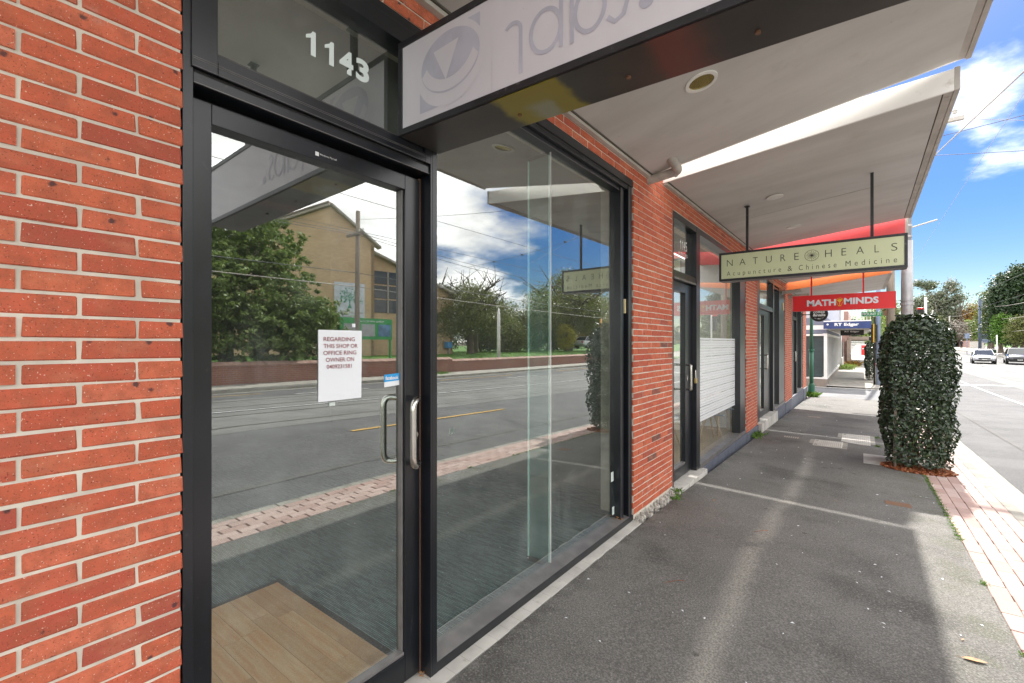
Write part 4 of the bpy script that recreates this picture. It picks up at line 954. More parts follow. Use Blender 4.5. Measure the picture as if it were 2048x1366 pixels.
    # downlights
    def downlight(x, y, r, gold):
        z = sz(x, y)
        rim = MB(); n = 32
        sl_ = (zao-za)/xa
        def ring(rr, dz): return [(x+rr*math.cos(2*PI*i/n), y+rr*math.sin(2*PI*i/n), z+sl_*rr*math.cos(2*PI*i/n)+dz) for i in range(n)]
        A, B, C_, D_ = ring(r, -.012), ring(r*.78, -.012), ring(r*.80, .0), ring(r*1.0, .0)
        for i in range(n):
            j = (i+1) % n
            rim.poly([A[i],A[j],B[j],B[i]]); rim.poly([D_[i],D_[j],A[j],A[i]]); rim.poly([B[i],B[j],C_[j],C_[i]])
        rm = cp_(rim.build('downlight', 'lamp_white'))
        bowl = MB()
        if gold:
            rs_ = [(.78,-.010),(.74,-.004),(.66,.0),(.5,.002)]
            E_ = [ring(r*.78, -.011)]+[ring(r*q, -.0045-.0*i) for i, q in enumerate((.70,.5,.3))]
        lens = MB().poly(ring(r*.785, -.0035 if gold else -.009))
        cp_(lens.build('reflector' if gold else 'lens', 'lamp_gold' if gold else 'lamp_white'))
    if fm == 'white_fascia' and ya < 0: downlight(.80, ya+3.65 if ya > -1 else ya+2.4, .105, True)
    elif ya > 4 and ya < 5: downlight(.83, 6.55, .095, False); downlight(.84, 8.55, .095, False)
    elif ya > 9 and ya < 11: downlight(.9, 12.3, .1, False)
    elif ya > 15: downlight(1.0, 17.8, .1, False)
# stormwater pipes poking through the wall under each canopy joint
def pipe(y, z, ln, turn, r=.038):
    pts = [(-.05, y, z), (.03, y, z), (ln*.7, y+.01, z+.022), (ln, y+.012, z+.03)]
    if turn: pts += [(ln+.03, y+.0, z+.035), (ln+.035, y-.06, z+.05), (ln+.02, y-.12, z+.09), (ln+.0, y-.17, z+.16)]
    o = MB().tube(smoothcurve(pts, 2), r, 14).build('pipe', 'pvc_pipe', smooth=True); attach(o, BLD)
    mb = MB()
    if turn: mb.tube([(ln-.01, y+.012, z+.028), (ln+.01, y+.012, z+.031)], r*1.18, 14)
    else: mb.tube([(ln-.02, y+.012, z+.029), (ln+.012, y+.012, z+.031)], r*1.15, 14)
    attach(mb.build('pipe_collar', 'pvc_pipe', smooth=False), BLD)
pipe(4.45, 3.285, .26, True, .043)
pipe(9.55, 3.33, .32, False); pipe(14.3, 3.03, .42, False, .045); pipe(15.5, 3.0, .5, False, .05)

# ------------------------------------------------------------------ hanging signs
def signbox(name, label, x0, x1, y0, y1, z0l, z1l, dz, frame, face, rods, fw=.028, group=None, rodmat=None, under=None, rodtop=None):
    """box sign across the footpath; dz = drop of the outer end"""
    e = empty(name, label, 'sign', ((x0+x1)/2, (y0+y1)/2, z0l), group)
    zz = lambda x, z: z+dz*(x-x0)/(x1-x0)
    def bar(nm, xa, xb, ya, yb, za, zb, mat, bevel=.002):
        o = MB().hexa([(xa,ya,zz(xa,za)),(xb,ya,zz(xb,za)),(xb,yb,zz(xb,za)),(xa,yb,zz(xa,za)),(xa,ya,zz(xa,zb)),(xb,ya,zz(xb,zb)),(xb,yb,zz(xb,zb)),(xa,yb,zz(xa,zb))]).build(nm, mat, bevel=bevel)
        return attach(o, e)
    for nm, b in (('frame_rail', (x0, x1, y0, y1, z0l, z0l+fw)), ('frame_rail', (x0, x1, y0, y1, z1l-fw, z1l)), ('frame_stile', (x0, x0+fw, y0, y1, z0l+fw, z1l-fw)), ('frame_stile', (x1-fw, x1, y0, y1, z0l+fw, z1l-fw))):
        bar(nm, *b, frame)
    bar('face', x0+fw, x1-fw, y0+.006, y0+.012, z0l+fw, z1l-fw, face, 0); bar('face', x0+fw, x1-fw, y1-.012, y1-.006, z0l+fw, z1l-fw, face, 0)
    if under: bar('underside', x0+.012, x1-.012, y0+.010, y1-.004, z0l-.0035, z0l-.0005, under, 0)
    for rx, rz in rods:
        attach(MB().box(rx-.015, rx+.015, (y0+y1)/2-.015, (y0+y1)/2+.015, zz(rx, z1l), rz).build('rod', rodmat or frame), e)
        attach(MB().box(rx-.03, rx+.03, (y0+y1)/2-.03, (y0+y1)/2+.03, rz-.008, rz).build('rod_plate', rodmat or frame), e)
    return e, zz
# big blank light box over the door with the ghost of an old logo
e, zz = signbox('light_box_sign', 'large blank white light box over the first door with a faded logo and reversed letters', -.012, 2.10, 1.35, 1.60, 2.612, 3.04, -.055, 'sign_frame_black', 'sign_panel_white', [(.45, 3.40), (1.7, 3.67)], under='sign_underside')
gy = 1.3552
def flat(nm, pts, mat, k=0): return attach(MB().poly([(p[0], gy-.0006*k, zz(p[0], p[1])) for p in pts]).build(nm, mat), e)
def arcp(cx, cz, rx, rz, a0, a1, n=30): return [(cx+rx*math.cos(math.radians(a0+(a1-a0)*i/n)), cz+rz*math.sin(math.radians(a0+(a1-a0)*i/n))) for i in range(n+1)]
LX0, LX1, LZ0, LZ1 = .135, .49, 2.675, 2.985
flat('logo_square', [(LX0,LZ0),(LX1-.10,LZ0),(LX1,LZ0+.09),(LX1,LZ1),(LX0+.08,LZ1),(LX0,LZ1-.08)], 'ghost_print')
cx, cz = .318, 2.838
flat('logo_ring', arcp(cx, cz, .200, .172, 0, 360, 48)[:-1], 'sign_panel_white', 1)
flat('logo_disc', arcp(cx, cz+.012, .172, .128, 0, 360, 48)[:-1], 'ghost_print', 2)
flat('logo_swoosh', arcp(cx, cz+.02, .172, .128, 195, 345, 24)+list(reversed(arcp(cx, cz+.075, .150, .135, 205, 335, 24))), 'sign_panel_white', 3)
flat('logo_triangle', [(.225,2.915),(.375,2.925),(.300,2.775)], 'sign_panel_white', 4)
flat('panel_line', [(.551,2.645),(.5535,2.645),(.5535,3.0),(.551,3.0)], 'ghost_line', 1)
def stroke(nm, pts, w, closed=False, k=0):
    pts = [Vector((p[0], 0, p[1])) for p in pts]; n = len(pts); mb = MB(); L = []; Rr = []
    for i, p in enumerate(pts):
        a = pts[(i-1) % n] if (closed or i) else p; b = pts[(i+1) % n] if (closed or i < n-1) else p
        d = (b-a).normalized(); nn = Vector((-d.z, 0, d.x))*w/2; L.append(p+nn); Rr.append(p-nn)
    m = n if closed else n-1
    for i in range(m):
        j = (i+1) % n; q = [L[i], L[j], Rr[j], Rr[i]]; mb.poly([(v.x, gy-.0006-.0005*k, zz(v.x, v.z)) for v in q])
    return attach(mb.build(nm, 'ghost_print'), e)
w = .016
stroke('ghost_letter', arcp(.655, 2.838, .036, .032, 150, 0, 14)+[(.691, 2.83), (.691, 2.672)], w)
stroke('ghost_letter', arcp(.80, 2.787, .063, .075, 0, 360, 36)[:-1], w, True); stroke('ghost_letter', [(.865, 2.875), (.865, 2.705)], w, k=1)
stroke('ghost_letter', arcp(.975, 2.79, .055, .072, 0, 360, 36)[:-1], w, True); stroke('ghost_letter', [(.908, 2.99), (.908, 2.700)], w, k=1)
stroke('ghost_letter', [(1.105,2.855),(1.075,2.868),(1.050,2.845),(1.060,2.815),(1.095,2.795),(1.108,2.765),(1.095,2.725),(1.065,2.712),(1.040,2.735)], w)
attach(MB().disc((1.17, gy-.0006, zz(1.17, 2.735)), .024, 'y', 20).build('ghost_dot', 'ghost_print'), e)
for xs_ in (.58, 1.05, 1.45): attach(MB().disc((xs_, 1.50, zz(xs_, 2.608)-.006), .008, 'z', 12, .006).build('screw', 'rust_metal'), e)
attach(MB().box(.0, 2.09, 1.465, 1.468, 2.6075, 2.6083).build('tray_seam', 'dark_reveal'), e)

# acupuncture sign
e, zz = signbox('hanging_sign', 'pale green Nature Heals acupuncture and Chinese medicine sign hung across the footpath', .175, 2.095, 6.55, 6.75, 2.482, 2.858, 0.0, 'sign_frame_black', 'sign_green_face', [(.50, 3.455), (1.79, 3.62)], under='grey_aluminium')
Y = 6.5555
for ch, x0, x1 in (('N',.272,.342),('A',.424,.497),('T',.582,.638),('U',.732,.795),('R',.892,.945),('E',1.040,1.086),('H',1.352,1.416),('E',1.510,1.554),('A',1.647,1.716),('L',1.812,1.850),('S',1.956,2.008)):
    lettering('letter', ch, 'sign_ink', e, (x0, Y, 2.675), (1,0,0), (0,0,1), x1-x0, .084, .0004, bold=-.012)
for ch, x0, x1 in (('Acupuncture',.270,.898),('&',.968,1.016),('Chinese',1.086,1.462),('Medicine',1.548,2.006)):
    hh = .062 if ch not in ('Acupuncture',) else .078
    lettering('letter', ch, 'sign_ink', e, (x0, Y, 2.545 if hh == .062 else 2.529), (1,0,0), (0,0,1), x1-x0, hh, .0004, space=1.75, bold=-.008)
lc = (1.2185, 2.712)
def yflat(nm, mat, polys, e, Y):
    mb = MB()
    for p in polys: mb.poly([(a, Y, b) for a, b in p])
    return attach(mb.build(nm, mat), e)
ring = []
for i in range(40):
    a, b = 2*PI*i/40, 2*PI*(i+1)/40; ring.append([(lc[0]+.073*math.cos(a), lc[1]+.067*math.sin(a)), (lc[0]+.073*math.cos(b), lc[1]+.067*math.sin(b)), (lc[0]+.069*math.cos(b), lc[1]+.063*math.sin(b)), (lc[0]+.069*math.cos(a), lc[1]+.063*math.sin(a))])
for i in range(16):
    a = 2*PI*i/16; c, s_ = math.cos(a), math.sin(a); ln = .058 if i % 2 == 0 else .05; w = .0016
    ring.append([(lc[0]-s_*w, lc[1]+c*w), (lc[0]+c*ln-s_*w, lc[1]+s_*ln*.92+c*w), (lc[0]+c*ln+s_*w, lc[1]+s_*ln*.92-c*w), (lc[0]+s_*w, lc[1]-c*w)])
    ring.append([(lc[0]+c*ln+.0035*math.cos(t), lc[1]+s_*ln*.92+.0035*math.sin(t)) for t in (0, PI/2, PI, 1.5*PI)])
o = yflat('emblem', 'sign_ink', ring, e, Y-.0005); o['kind'] = 'stuff'
attach(MB().disc((lc[0], Y-.0008, lc[1]), .011, 'y', 14).build('emblem_hub', 'sign_ink'), e)

# red tutoring sign
e, zz = signbox('hanging_sign', 'red Math Minds sign with yellow light bulb hung across the footpath', .445, 2.26, 12.2, 12.4, 2.378, 2.723, 0.0, 'sign_red', 'sign_red', [(.80, 3.29), (1.73, 3.43)], fw=.012)
Y = 12.2045
lettering('lettering', 'MATH', 'letter_grey', e, (.722, Y, 2.478), (1,0,0), (0,0,1), .535, .140, .0006, bold=.045, space=1.02)
lettering('lettering', 'MINDS', 'letter_grey', e, (1.398, Y, 2.490), (1,0,0), (0,0,1), .585, .142, .0006, bold=.045, space=1.02)
bc = (1.322, 2.572)
def bulb(r, k): return [(bc[0]+r*math.cos(a), bc[1]+r*math.sin(a)) for a in [math.radians(-50+280*i/28) for i in range(29)]]+[(bc[0]-r*.38, bc[1]-r*1.62), (bc[0]+r*.38, bc[1]-r*1.62)]
yflat('bulb_outline', 'bulb_yellow', [bulb(.068, 0)], e, Y-.0006); yflat('bulb_inner', 'sign_red', [bulb(.060, 0)], e, Y-.0011)
swirl = []
for (dx, dz, r) in ((-.022,.012,.024),(.018,.018,.026),(0,-.006,.024),(-.004,.03,.02)):
    swirl.append([(bc[0]+dx+r*math.cos(2*PI*i/14), bc[1]+dz+r*.8*math.sin(2*PI*i/14)) for i in range(14)])
swirl.append([(bc[0]-.006, bc[1]-.09), (bc[0]+.006, bc[1]-.09), (bc[0]+.008, bc[1]-.02), (bc[0]-.008, bc[1]-.02)])
for i, s_ in enumerate(swirl): yflat('bulb_filament', 'bulb_yellow', [s_], e, Y-.0016-.0003*i)
yflat('bulb_cap', 'bulb_yellow', [[(bc[0]-.024, bc[1]-.112), (bc[0]+.024, bc[1]-.112), (bc[0]+.024, bc[1]-.10), (bc[0]-.024, bc[1]-.10)]], e, Y-.0035)

# round cafe sign on the last pier
e = empty('round_sign', 'round black coffee and nails sign on a bracket at the last brick pier', 'sign', (.53, 18.9, 2.4))
attach(MB().disc((.54, 18.88, 2.655), .262, 'y', 48, .05).build('disc', 'black_sign', bevel=.004), e)
attach(MB().box(.0, .30, 18.89, 18.92, 2.63, 2.66).build('bracket', 'black_sign'), e); attach(MB().tube([(-.0,18.905,2.56),(.06,18.905,2.645)], .012, 8).tube([(.0,18.905,2.73),(.06,18.905,2.645)], .012, 8).build('bracket_plate', 'black_sign'), e)
lettering('lettering', 'coffee', 'letter_white', e, (.375, 18.8795, 2.68), (1,0,0), (0,0,1), .33, .10, .0006, bold=.02)
lettering('lettering', '&nails', 'letter_white', e, (.365, 18.8795, 2.575), (1,0,0), (0,0,1), .36, .095, .0006, bold=.03)
lettering('lettering', 'etc', 'letter_white', e, (.50, 18.8795, 2.475), (1,0,0), (0,0,1), .09, .04, .0006, bold=.02)
for a, b in ((.40, .47), (.61, .68)): attach(MB().poly([(a,18.8785,2.52 if a<.5 else 2.50),(b,18.8785,2.50 if a<.5 else 2.52),(b,18.8785,2.508 if a<.5 else 2.528),(a,18.8785,2.528 if a<.5 else 2.508)]).build('flourish', 'letter_white'), e)

# ------------------------------------------------------------------ notices on the glass
e = empty('paper_notice', 'white paper notice taped inside the first door reading regarding this shop', 'notice', (-.1, 1.1, 1.4))
pg = MB(); n = 8
for i in range(n):
    for j in range(n):
        q = []
        for a, b in ((i,j),(i+1,j),(i+1,j+1),(i,j+1)):
            u, v = a/n, b/n; q.append((-.0925+.0022*math.sin(u*5+v*3)*(1-v*.3), 1.006+.206*u, 1.410+.300*v-.006*(1-v)*u*0))
        pg.poly(q)
attach(pg.build('sheet', 'paper', smooth=True), e)
for k, (s_, y0, wd) in enumerate((('REGARDING', 1.028, .148), ('THIS SHOP OR', 1.028, .162), ('OFFICE RING', 1.027, .156), ('OWNER ON', 1.038, .134), ('0409231581', 1.042, .118))):
    lettering('text_line', s_, 'ink_maroon', e, (-.0895, y0, 1.663-k*.0292), (0,1,0), (0,0,1), wd, .0175, .0004, bold=.006)
attach(MB().box(-.0928, -.0912, 1.055, 1.082, 1.388, 1.403).build('tape', 'tape'), e)
tp = MB().box(-.0935, -.092, 1.165, 1.18, 1.725, 1.74); attach(tp.build('tape', 'paper'), e)
tag(bx('tape_scrap', 'tape', None, -.0945, -.0930, 1.765, 1.80, 1.155, 1.185), 'small square of clear tape alone low on the big window glass', 'tape')
e = empty('sticker', 'torn blue and white facebook sticker at the edge of the first door glass', 'sticker', (-.094, 1.38, 1.45))
attach(MB().poly([(-.0940,1.336,1.470),(-.0940,1.424,1.474),(-.0940,1.425,1.509),(-.0940,1.336,1.505)]).build('blue_strip', 'sticker_blue'), e)
attach(MB().poly([(-.0941,1.336,1.446),(-.0941,1.424,1.451),(-.0941,1.424,1.474),(-.0941,1.336,1.470)]).build('white_strip', 'paper'), e)
lettering('lettering', 'facebook', 'letter_white', e, (-.0932, 1.342, 1.480), (0,1,0), (0,0,1), .076, .018, .0004, bold=.03)
for lb, b in (('small pale blue sticker on the big window glass beside the right frame', (3.785, 3.835, .405, .49)), ('dark green and white sticker at the bottom right corner of the big window', (3.81, 3.852, .10, .17))):
    tag(bx('sticker', 'tape', None, -.0925, -.0915, b[0], b[1], b[2], b[3]), lb, 'sticker')
e = empty('paper_hanger', 'yellow oval tag hanging from the handle inside the 1145 glass door', 'tag', (-.2, 5.9, 1.0))
attach(MB().disc((-.21, 5.86, 1.09), .055, 'x', 24, .004, .12).build('card', 'tag_yellow'), e); attach(MB().tube([(-.205, 5.875, 1.2), (-.205, 5.87, 1.28)], .002, 6).build('string', 'wire'), e)
e = empty('padlock', 'brass padlock hooked on the outer handle of the 1145 door', 'padlock', (.03, 5.98, 1.2))
attach(MB().box(.035, .062, 5.90, 5.945, 1.15, 1.215).build('body', 'brass', bevel=.006), e); attach(MB().tube(smoothcurve([(.048,5.905,1.21),(.048,5.905,1.30),(.048,5.922,1.325),(.048,5.94,1.30),(.048,5.94,1.21)],2), .005, 8).build('shackle', 'brushed_steel', smooth=True), e)

# chairs and table inside 1145
def chair(x, y, rz, mat, label):
    e = empty('chair', label, 'chair', (x, y, .012), None, rz)
    b = bmesh.new(); bmesh.ops.create_grid(b, x_segments=10, y_segments=14, size=1)
    for v in b.verts:
        u, w_ = v.co.x, v.co.y
        if w_ < .15: xx = u*.23; yy = -.20+(w_+1)/1.15*.38; zz_ = .44+.035*u*u+.02*max(0,-w_-.6)*-2
        else: t = (w_-.15)/.85; xx = u*(.23-.05*t); yy = .18+.09*t; zz_ = .45+.36*t; yy -= .05*u*u*(1-t*.2)
        v.co = Vector((xx, yy, zz_))
    me = bpy.data.meshes.new('seat_shell'); b.to_mesh(me); b.free(); me.materials.append(MATS[mat]); me.polygons.foreach_set('use_smooth', [True]*len(me.polygons))
    o = bpy.data.objects.new('seat_shell', me); COL.objects.link(o); o.parent = e; sm = o.modifiers.new('t', 'SOLIDIFY'); sm.thickness = .012
    for sx, sy in ((-1,-1),(1,-1),(-1,1),(1,1)):
        l = MB().tube([(sx*.10, sy*.09, .43), (sx*.21, sy*.20, 0)], [.017, .011], 10).build('leg', 'beech', smooth=True); l.parent = e
    return e
chair(-.38, 8.12, 2.2, 'chair_blue', 'blue shell chair with beech legs behind the 1145 window, nearer one')
chair(-.38, 8.88, 2.6, 'chair_blue', 'blue shell chair with beech legs behind the 1145 window, farther one')
chair(-.85, 7.25, 1.2, 'chair_white', 'white shell chair with beech legs seen through the 1145 glass door')
tag(bx('meter_cabinet', 'post_green', None, -.45, -.18, 5.36, 5.75, 2.46, 2.58), 'dark green box hung inside above the 1145 glass door', 'box')

# ------------------------------------------------------------------ hedge boxes
def hedge(name_label, x0, x1, y0, y1, zb, zt, n, leaf, seed, litter=True):
    e = empty('hedge', name_label, 'hedge', ((x0+x1)/2, (y0+y1)/2, zb))
    rs = np.random.RandomState(seed); W_, L_, H = x1-x0, y1-y0, zt-zb
    P = []; Nn = []
    areas = np.array([W_*H, W_*H, L_*H, L_*H, W_*L_]); f = rs.choice(5, n, p=areas/areas.sum()); u, v = rs.rand(n), rs.rand(n)
    dep = -.10+.24*rs.rand(n)**1.6
    X = np.where(f==0, x0+W_*u, np.where(f==1, x0+W_*u, np.where(f==2, x0+dep, np.where(f==3, x1-dep, x0+W_*u))))
    Yy = np.where(f==0, y0+dep, np.where(f==1, y1-dep, np.where(f==2, y0+L_*u, np.where(f==3, y0+L_*u, y0+L_*v))))
    Z = np.where(f==4, zt-dep*.9, zb+.06+(H-.06)*v)
    # shaped: narrower foot on the left, domed shoulders, lumpy face
    hz = (Z-zb)/H; cxm = (x0+x1)/2; cym = (y0+y1)/2
    taper = 1-.16*np.clip((.35-hz)/.35, 0, 1)-.30*np.clip((hz-.84)/.16, 0, 1)**1.8
    lump = 1+.05*np.sin(Z*7+X*9)+.045*np.sin(Z*13+Yy*11+1.3)
    X = cxm+(X-cxm)*taper*lump+.02; Yy = cym+(Yy-cym)*taper*lump
    Nm = np.zeros((n, 3)); Nm[f==0, 1] = -1; Nm[f==1, 1] = 1; Nm[f==2, 0] = -1; Nm[f==3, 0] = 1; Nm[f==4, 2] = 1; Nm[:, 2] += .45
    keep = rs.rand(n) > .45*np.clip((.22-hz)/.22, 0, 1)
    P = np.stack([X, Yy, Z], 1)[keep]
    leaves('foliage', P, Nm[keep], leaf, 'hedge_leaf', e, width=.50, fold=.16, jitter=.55, sag=.25, seed=seed)
    mb = MB(); rr = random.Random(seed)
    for i in range(9):
        x, y = rr.uniform(x0+.12, x1-.12), rr.uniform(y0+.1, y1-.1)
        pts = [(x, y, zb-.05)]+[(x+rr.uniform(-.05,.05), y+rr.uniform(-.05,.05), zb+H*k/4) for k in (1,2,3)]
        mb.tube(smoothcurve(pts, 1), .014, 6)
    for k in range(60):
        z = zb+.1+rr.random()*(H-.25); x, y = rr.uniform(x0+.15, x1-.15), rr.uniform(y0+.15, y1-.15); d = Vector((rr.uniform(-1,1), rr.uniform(-1,1), .3)).normalized()*.28
        mb.tube([(x,y,z), Vector((x,y,z))+d], [.006,.002], 4)
    attach(mb.build('stems', 'bark'), e)
    # wire guard round the foot
    mb = MB()
    for k in range(9): mb.tube([(x0+.08+(W_-.1)*k/8, y0+.07, zb), (x0+.08+(W_-.1)*k/8, y0+.07, zb+.75)], .0022, 4)
    for k in range(6): mb.tube([(x0+.06, y0+.07, zb+.06+k*.13), (x1-.03, y0+.07, zb+.06+k*.13)], .0022, 4)
    attach(mb.build('wire_guard', 'rust_metal'), e)
    attach(MB().tube([(x0+.07, y0+.05, zb-.03), (x0+.08, y0+.06, zb+H*.55)], .020, 10).build('stake', 'weathered_timber', smooth=True), e)
    return e
hedge('tall clipped dark green hedge box in the footpath, the nearest one', 2.01, 2.63, 8.60, 9.50, FP(2.3, 8.9), 1.98, 15000, .056, 21)
hedge('smaller looking clipped hedge box beyond the side street beside the bollard', 1.95, 2.68, 33.2, 34.5, FP(2.3, 34), 1.60, 6000, .085, 22)
def scatter_litter(name, label, cx, cy, rx, ry, n, size, mat, seed, z0=.004, cat='leaf litter', h=.035):
    rs = np.random.RandomState(seed); a = rs.rand(n)*2*PI; r = rs.rand(n)**.5
    X = cx+rx*r*np.cos(a); Yy = cy+ry*r*np.sin(a); Z = np.array([FP(x, y) for x, y in zip(X, Yy)])+z0+rs.rand(n)*h*(1-r*.8)
    o = leaves(name, np.stack([X, Yy, Z], 1), np.tile([[0,0,1.]], (n,1)), size, mat, None, width=.5, fold=.2, jitter=.5, seed=seed); tag(o, label, cat, kind='stuff'); return o
scatter_litter('leaf_litter', 'reddish brown dead leaves heaped round the foot of the near hedge', 2.33, 8.74, .42, .36, 1900, .040, 'litter', 31)
# single fallen leaves the eye can pick out
def fallen(x, y, s_, rz, label, mat='dry_leaf', curl=.35):
    z = FP(x, y)+.006; mb = MB(); L = [(-1,0,0),(-.55,.24,.1),(0,.34,.14),(.55,.22,.08),(1,0,.02),(.55,-.22,.10),(0,-.34,.16),(-.55,-.24,.12)]
    c, s1 = math.cos(rz), math.sin(rz)
    V = [(x+s_*(c*a-s1*b), y+s_*(s1*a+c*b), z+s_*curl*h) for a, b, h in L]; m1 = (x-s_*.0, y, z+s_*curl*.0)
    for i in range(8): mb.poly([V[i], V[(i+1)%8], m1])
    mb.tube([V[0], (x-s_*c*1.35, y-s_*s1*1.35, z+.002)], s_*.02, 4)
    return tag(mb.build('fallen_leaf', mat), label, 'leaf')
fallen(2.17, 3.42, .055, .2, 'large curled brown leaf lying at the bottom right of the footpath', curl=.6)
fallen(2.15, 3.62, .016, 1.2, 'tiny dark red leaf beside the large curled leaf')
fallen(.43, 5.22, .026, 2.2, 'orange brown leaf lying in front of the first brick pier')
fallen(1.47, 6.15, .022, .6, 'small brown leaf lying past the thin streak of sunlight in mid footpath')
fallen(.93, 8.95, .030, 1.0, 'brown leaf lying just before the two pit lids', curl=.3)
fallen(.70, 8.6, .022, 2.6, 'small tan leaf left of the pit lids')
rr = random.Random(77); mb = MB()
for i in range(150):
    x, y = rr.uniform(.15, 2.35), 2.3+17*rr.random()**1.4; s_ = rr.uniform(.003, .012)*(1+y*.05); z = FP(x, y)+.003; a = rr.random()*6
    mb.poly([(x+s_*math.cos(a), y+s_*math.sin(a), z), (x-s_*math.sin(a)*.5, y+s_*math.cos(a)*.5, z+s_*.3), (x-s_*math.cos(a), y-s_*math.sin(a), z), (x+s_*math.sin(a)*.5, y-s_*math.cos(a)*.5, z+s_*.2)])
tag(mb.build('petal_litter', 'paper'), 'tiny pale petals and paper scraps strewn over the footpath', 'litter', kind='stuff')
mb = MB()
for (x, y) in ((.95, 4.55), (.62, 3.15)):
    pts = [(x+rr.uniform(-.02,.02)+.05*k*.4, y+.03*k, FP(x,y)+.006+.004*math.sin(k)) for k in range(5)]; mb.tube(smoothcurve(pts, 1), .0016, 4)
tag(mb.build('twig_litter', 'litter_leaf'), 'thin dry twigs lying on the asphalt', 'twigs', kind='stuff')
# grass and moss in joints
def tuft(label, pts, n, ln, seed, name='grass_tuft', mat='grass_blade', spread=.04, cat='weed', kind=None):
    rs = np.random.RandomState(seed); P = []; 
    pts = np.array(pts); k = rs.randint(0, len(pts), n); C = pts[k]+np.c_[rs.normal(0, spread, (n, 2)), np.zeros(n)]
    d = unit(np.c_[rs.normal(0, .55, (n, 2)), np.ones(n)]); l = ln*(.4+rs.rand(n))[:, None]; w = ln*.08
    b = unit(np.cross(d, rs.normal(0, 1, (n, 3))))*w
    V = np.stack([C-b, C+b, C+d*l*.6+b*.7+d*0, C+d*l+np.c_[d[:, :2]*l*.3, -l*.12]], 1).reshape(-1, 3)
    o = npmesh(name, V, np.arange(n*4).reshape(-1, 4), mat, None, rs.rand(n)); tag(o, label, cat, kind='stuff'); return o
tuft('green weeds along the asphalt edge beside the pavers', [(2.385, y, FP(2.385, y)) for y in np.r_[np.linspace(5.6, 8.3, 26), 4.6, 4.65, 3.65, 3.3, 10.5, 11]], 950, .024, 41, spread=.014, kind='stuff')
tuft('green weed at the foot of the first brick pier', [(.06, 5.08, FP(0,5)), (.09, 5.0, FP(0,5)), (.07, 5.14, 0)], 130, .045, 42, spread=.03)
tuft('tall yellow green weed growing against the second brick pier', [(.05, 10.0, FP(0,10)), (.04, 10.2, FP(0,10)), (.06, 9.7, FP(0,10))], 120, .10, 43, spread=.06)
tuft('green weed at the foot of the corner pier', [(.06, 20.9, FP(0,21)), (.12, 21.05, FP(0,21)), (.2, 20.95, FP(0,21))], 260, .22, 44, spread=.09, mat='bright_leaf')
tuft('green weeds round the larger pit lid', [(1.93, y, FP(1.9, y)) for y in (10.4, 10.5, 11.5, 11.6)], 160, .03, 45, spread=.03, kind='stuff')

# ------------------------------------------------------------------ street furniture on the near side
def pole_metal():
    x, y = 2.60, 15.0; z = FP(2.5, y); e = empty('power_pole', 'thick grey steel pole with a collar and cross arm behind the nearest hedge', 'pole', (x, y, z))
    attach(MB().tube([(x,y,z-.2),(x,y,2.70),(x,y,4.2)], [.130,.118,.112], 20).build('shaft', 'galvanised', smooth=True), e)
    attach(MB().tube([(x,y,4.2),(x,y,8.0)], [.088,.07], 18).build('upper_shaft', 'galvanised', smooth=True), e)
    attach(MB().tube([(x,y,2.60),(x,y,2.66)], .138, 20).tube([(x,y,2.70),(x,y,2.73)], .132, 20).build('collar', 'galvanised'), e)
    for z_ in (4.05, 4.28, 4.55): attach(MB().tube([(x,y,z_),(x,y,z_+.05)], .10, 18).build('band', 'galvanised'), e)
    attach(MB().tube([(x,y,4.5),(x+.55,y-.1,4.62)], .018, 8).build('bracket_arm', 'trim_grey'), e)
    attach(MB().box(x-.6, x+1.02, y-.05, y+.05, 6.93, 7.03).build('cross_arm', 'trim_grey', bevel=.01), e)
    for xx in (x-.5, x+.86):
        attach(MB().tube([(xx,y,7.03),(xx,y,7.10),(xx,y,7.12),(xx,y,7.16),(xx,y,7.17),(xx,y,7.22),(xx,y,7.26)], [.012,.012,.045,.04,.055,.03,.012], 12).build('insulator', 'porcelain', smooth=False), e)
pole_metal()
def timber(x, y, z, h, r, label, arms=(), lean=0):
    e = empty('power_pole', label, 'pole', (x, y, z))
    attach(MB().tube([(x,y,z-.3),(x+lean*.5,y,z+h*.5),(x+lean,y,z+h)], [r, r*.9, r*.78], 16).build('shaft', 'weathered_timber', smooth=True), e)
    for za, ln in arms:
        attach(MB().box(x+lean*za/h-ln/2, x+lean*za/h+ln/2, y-.18, y-.10, z+za-.06, z+za+.06).build('cross_arm', 'weathered_timber'), e)
        for k in (-1, -.5, .5, 1):
            attach(MB().tube([(x+lean+k*ln*.46, y-.14, z+za+.06), (x+lean+k*ln*.46, y-.14, z+za+.2)], [.035,.02], 8).build('insulator', 'porcelain'), e)
    return e
e = timber(2.47, 19.6, FP(2.4,19.6), 5.9, .128, 'brown timber pole carrying the Mount St sign between hedge and corner canopy')
e = empty('street_sign', 'green Mount St name plate fixed to the timber pole', 'sign', (1.98, 19.45, 2.6))
attach(MB().box(1.70, 2.26, 19.44, 19.455, 2.555, 2.70).build('plate', 'street_sign_green', bevel=.002), e)
lettering('lettering', 'MOUNT ST', 'letter_white', e, (1.725, 19.4395, 2.585), (1,0,0), (0,0,1), .50, .085, .0006, bold=.015)
attach(MB().box(2.25, 2.37, 19.45, 19.50, 2.57, 2.72).build('clamp', 'rust_metal'), e)
e = empty('green_post', None, None); bpy.data.objects.remove(e)
x, y = .20, 20.35; x, y = .16, 21.12; z = FP(0, 21)
e = empty('downpipe_post', 'dark green round post standing at the corner of the brick building', 'post', (x, y, z))
attach(MB().tube([(x,y,z-.1),(x,y,z+.42),(x,y,z+.5)], [.115,.115,.09], 18).build('base', 'post_green', smooth=False), e)
